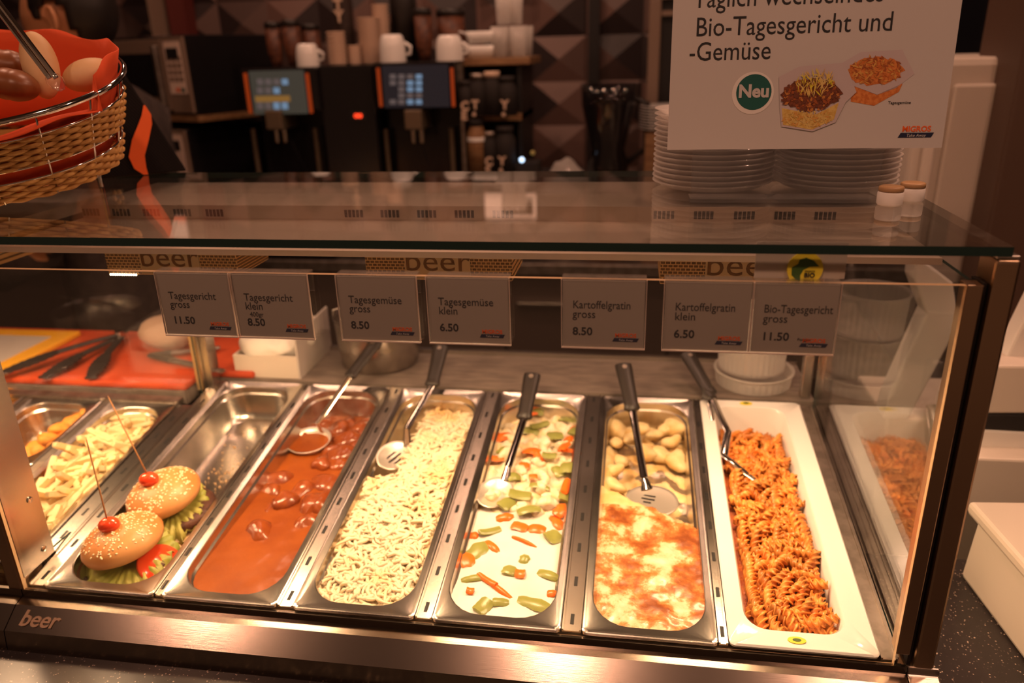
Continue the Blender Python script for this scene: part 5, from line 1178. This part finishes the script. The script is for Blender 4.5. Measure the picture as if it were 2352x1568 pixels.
# small lamps of a machine and pale bags right of the shelves
q = px(1199, 367, 1.72); t = thing('indicator_lamp', 'small bright white indicator light right of the shelf unit', 'lamp', (q.x, 1.72, .0006))
MB().box(-.02, .05, 0, .10, 0, q.z-.012).build('housing', 'soft_black', t); MB().ball((0,-.004,q.z), .008, n=12, m=8).build('bulb', 'blue_led', t); MB().ball((.035,-.004,q.z+.022), .007, n=12, m=8).build('reflector', 'icon_amber', t)
q = px(1300, 385, 1.76); t = MB().ball((0,0,.155), .085, .06, .155, 30, 22, fn=lambda p: 1+.16*nz(p.x,p.y,p.z,26)).build('plastic_bag', 'tub_plastic', None, smooth='all', loc=(q.x, 1.78, .012)); tag(t, 'crumpled pale plastic bag on the back counter', 'bag')
q = px(1402, 385, 1.78); gd = thing('blender_jug', 'dark clear blender jug on its base, right on the back counter', 'blender', (q.x-.01, 1.80, .0006)); gh_ = px(1415, 192, 1.8).z
MB().lathe([(.002,0), (.085,0), (.080,.12), (.055,.20), (.002,.20)], 28).build('blender_base', mat('amber_brown', (.16,.075,.03), .4).name, gd, smooth='all')
MB().lathe([(.045,.201), (.060,.26), (.070,.30), (.055,gh_-.20), (.085,gh_-.06), (.088,gh_), (.085,gh_), (.080,gh_-.06), (.050,gh_-.20), (.065,.30), (.055,.26), (.040,.205)], 28, cap0=False, cap1=False).build('jug', clear('smoke_glass', (.45,.42,.42), haze=.08, hazec=(.12,.11,.12)).name, gd, smooth='all')
MB().tube([(.070,-.0,gh_-.04), (.12,0,gh_-.06), (.12,0,gh_-.20), (.065,0,gh_-.24)], .010, 10).build('jug_handle', 'black_plastic', gd, smooth='all')
# plates and cabinet frame behind the sign
q = px(1505, 300, 1.76); zpl = px(1500, 306, 1.76).z; ps = thing('plate_rack', 'dark wooden stand carrying the plate stack behind the sign', 'stand', (q.x+.02, 1.85, .0006)); MB().box(-.05, .12, -.12, .12, 0, zpl-.001).build('stand_body', 'wood', ps)
pl = None
for k in range(9):
    if pl is None:
        pl = MB().lathe([(.002,0), (.055,0), (.062,.003), (.092,.010), (.093,.012), (.060,.006), (.002,.004)], 40).build('dinner_plate', 'ceramic', None, smooth='all'); tag(pl, 'pale plate in the stack left of the sign', 'plate', 'stacked plates beside the sign'); o_ = pl
    else: o_ = dup(pl)
    o_.location = (q.x+.04, 1.83, zpl+.0004+k*.0085)
xa, xb = px(1487, 150, 2.0).x, px(1514, 150, 2.0).x; cf = thing('cabinet', 'tall dark cabinet with a tan frame behind the sign', 'cabinet', (xa, 2.0, .0006))
MB().box(0, xb-xa, -.02, .02, 0, px(1500,0,2.0).z).build('frame_post', 'panel_tan', cf, bevel=.004); MB().box(0, .55, -.02, .02, px(1500,0,2.0).z+.0005, px(1500,-18,2.0).z).build('frame_top', 'panel_tan', cf); MB().box(xb-xa+.0005, .55, .0, .30, 0, px(1500,0,2.0).z).build('cabinet_body', 'dark', cf)
MB().box(xb-xa+.002, .55, -.018, -.0005, px(1500,38,2.0).z, px(1500,26,2.0).z).build('rail', 'panel_tan', cf)
# cream cabinet, window and machine on the right
xa, xb, za, zt_ = rect(2082, 133, 2236, 700, 1.0)
fr_ = thing('cream_cabinet', 'tall cream coloured cabinet behind the right end of the case', 'cabinet', ((xa+xb)/2, 1.15, FLOOR)); o = Vector(fr_.location)
MB().box(xa-o.x, xb+.10-o.x, -.15, .20, 0, zt_-FLOOR).build('cabinet_body', 'cream_plastic', fr_, bevel=.015)
xs = px(2238, 300, .995).x; MB().box(xa+.02-o.x, xs-.07-o.x, -.162, -.1505, .6, zt_-.02-FLOOR).build('door', 'cream_plastic', fr_, bevel=.012)
MB().box(xs-.055-o.x, xb+.09-o.x, -.162, -.1505, .6, zt_-.05-FLOOR).build('door', 'cream_plastic', fr_, bevel=.006)
xa, xb, za, zt_ = rect(2186, -40, 2330, 118, 1.6)
wn = MB().box(xa-.05, xb+.1, 1.6, 1.62, za-.03, zt_+.2).build('window_1', mat('night_glass', (.012,.013,.018), .08).name, None); wn['kind'] = 'structure'
ws = MB().box(xa-.05, xb+.1, 1.56, 1.62, za-.055, za-.031).build('trim_5', 'cream_plastic', None, bevel=.002); ws['kind'] = 'structure'
wl = MB().box(xa-.05, xb+.1, 1.625, 1.70, FLOOR, za-.03).box(xa-.05, xb+.1, 1.625, 1.70, za-.03, CEIL).build('wall_window', 'wall_dark', None); wl['kind'] = 'structure'
# white bent arm of the machine standing right of the case
def slab(name, pts, Y, dep, m, parent, o): 
    A = [at(x_, y_, 'y', Y)-o for x_, y_ in pts]; return MB().solid(A, [p+Vector((0,dep,0)) for p in A]).build(name, m, parent, bevel=.004)
q = at(2300, 930, 'y', .60); sm = thing('slicing_machine', 'white slicing machine with bent arms standing right of the case', 'slicer', (q.x, .60, CZ+.0005)); o = Vector(sm.location)
q_ = at(2050, 960, 'y', .60); MB().box(q_.x-.01-o.x, q_.x+.42-o.x, .001, .20, FLOOR-o.z+.0005, q_.z-.0005-o.z).build('machine_body', 'cream_plastic', sm, bevel=.006)
for nm, pts, Y, dep, mm in (('arm', [(2103,585),(2190,650),(2204,745),(2142,862),(2086,965),(2028,962),(2040,915),(2128,720),(2098,640)], .60, .05, 'white_plastic'),
        ('arm', [(2268,905),(2400,640),(2400,790),(2330,870),(2300,960),(2260,960)], .50, .04, 'white_plastic'),
        ('motor_housing', [(1985,600),(2125,600),(2112,765),(2062,845),(2000,745)], .84, .10, 'soft_black'),
        ('deck', [(2240,950),(2500,950),(2500,840),(2255,840)], .46, .12, 'cream_plastic'),
        ('blade_cover', [(2240,985),(2500,1000),(2500,952),(2245,951)], .46, .13, 'soft_black'),
        ('base_plate', [(2225,1050),(2500,1060),(2500,1000),(2235,986)], .46, .16, 'white_plastic'),
        ('base_block', [(2215,1175),(2500,1190),(2500,1062),(2225,1051)], .42, .20, 'cream_plastic')): slab(nm, pts, Y, dep, mm, sm, o)
dt = thing('dark_tray', 'dark metal tray on the ledge seen through the right side glass', 'tray', (1.20, .80, .14)); MB().box(-.08, .30, .16, .30, -.208, -.02).build('tray_stand', 'dull_steel', dt); MB().box(-.10, .32, .15, .32, -.0195, .02).build('tray_body', 'black_gloss', dt, bevel=.008)
# cream box on the stone counter at the right
p0, p1 = at(2205, 1322, 'z', CZ), at(2352, 1520, 'z', CZ); ptop = at(2236, 1157, 'y', p0.y)
cb = thing('cream_tray_box', 'large cream coloured box standing on the stone counter at the right', 'box', (p0.x, p0.y, CZ+.0006))
d_ = (p1-p0); d_.z = 0; d_ = d_*(.42/d_.length); n_ = Vector((-d_.y, d_.x, 0)); n_ = n_ if n_.x > 0 else -n_; n_ = n_*(.34/n_.length); hb = ptop.z-CZ
A = [Vector((0,0,0)), d_, d_+n_, n_]; mb = MB(); mb.solid(A, [p+Vector((0,0,hb-.02))+(n_*.02 if i in (0,1) else Vector()) for i, p in enumerate(A)]); mb.build('box_body', 'cream_plastic', cb, bevel=.006)
mb = MB(); ov = [n_*-.02-d_*.02, d_*1.02-n_*.02, d_*1.02+n_*1.02, n_*1.02-d_*.02]; mb.solid([p+Vector((0,0,hb-.0195)) for p in ov], [p+Vector((0,0,hb)) for p in ov]); mb.build('box_lid', 'cream_plastic', cb, bevel=.006)

# ------------------------------------------------------------------ signs above the back counter (their reflections show in the glass top)
def mirrored(px_, py_, Y):
    h_ = at(px_, py_, 'z', .483); d = h_-CAM; d.z = -d.z; return h_+d*((Y-h_.y)/d.y)
mat('lit_white', (.8,.7,.65), .5, emit=(.55,.30,.20), es=.8); mat('lit_red', (.8,.1,.03), .5, emit=(.9,.16,.06), es=.8); mat('lit_green', (.2,.2,.05), .5, emit=(.16,.13,.03), es=.7)
def board(name, label, cat, x0_, y0_, x1_, y1_, Y, m, bands=()):
    a_, b_ = mirrored(x0_, y1_, Y), mirrored(x1_, y0_, Y); zl, zh = min(a_.z, b_.z), max(a_.z, b_.z)
    t = thing(name, label, cat, (a_.x, Y, zl)); W_, H_ = b_.x-a_.x, zh-zl
    MB().box(0, W_, 0, .02, 0, H_).build('panel', m, t)
    for u0, u1, v0, v1, mm in bands: MB().box(W_*u0, W_*u1, -.003, -.0005, H_*v0, H_*v1).build('colour_field', mm, t)
    MB().box(W_*.48, W_*.52, .005, .015, H_+.0003, CEIL-zl-.001).build('hanging_rod', 'dark', t)
board('promotion_card', 'small lit red and white price card hanging above the back counter', 'sign', 372, 498, 478, 546, 2.30, 'lit_white', ((0,1,.0,.16,'lit_red'), (.62,.75,.35,.75,'lit_red')))
board('menu_board', 'lit pale menu board hanging above the right coffee machine', 'sign', 1115, 445, 1230, 500, 2.30, 'lit_white', ((.35,.95,.15,.85,'dark'),))

cr_ = MB(); rc = random.Random(4)
for k in range(130):
    u, v = rc.gauss(.085,.03), rc.gauss(.33,.06)
    if not (.03 < u < .13 and .26 < v < .48): continue
    r_ = rc.uniform(.0005,.0016); cr_.ball((u, v, -.0635), r_, r_*rc.uniform(.6,1.3), r_, 6, 4)
deckobj(cr_, 'crumbs', 'bread_pale', 'bread crumbs scattered on the empty half of the burger pan', 'crumbs', PX[0], 0, kind='stuff', weld=False)
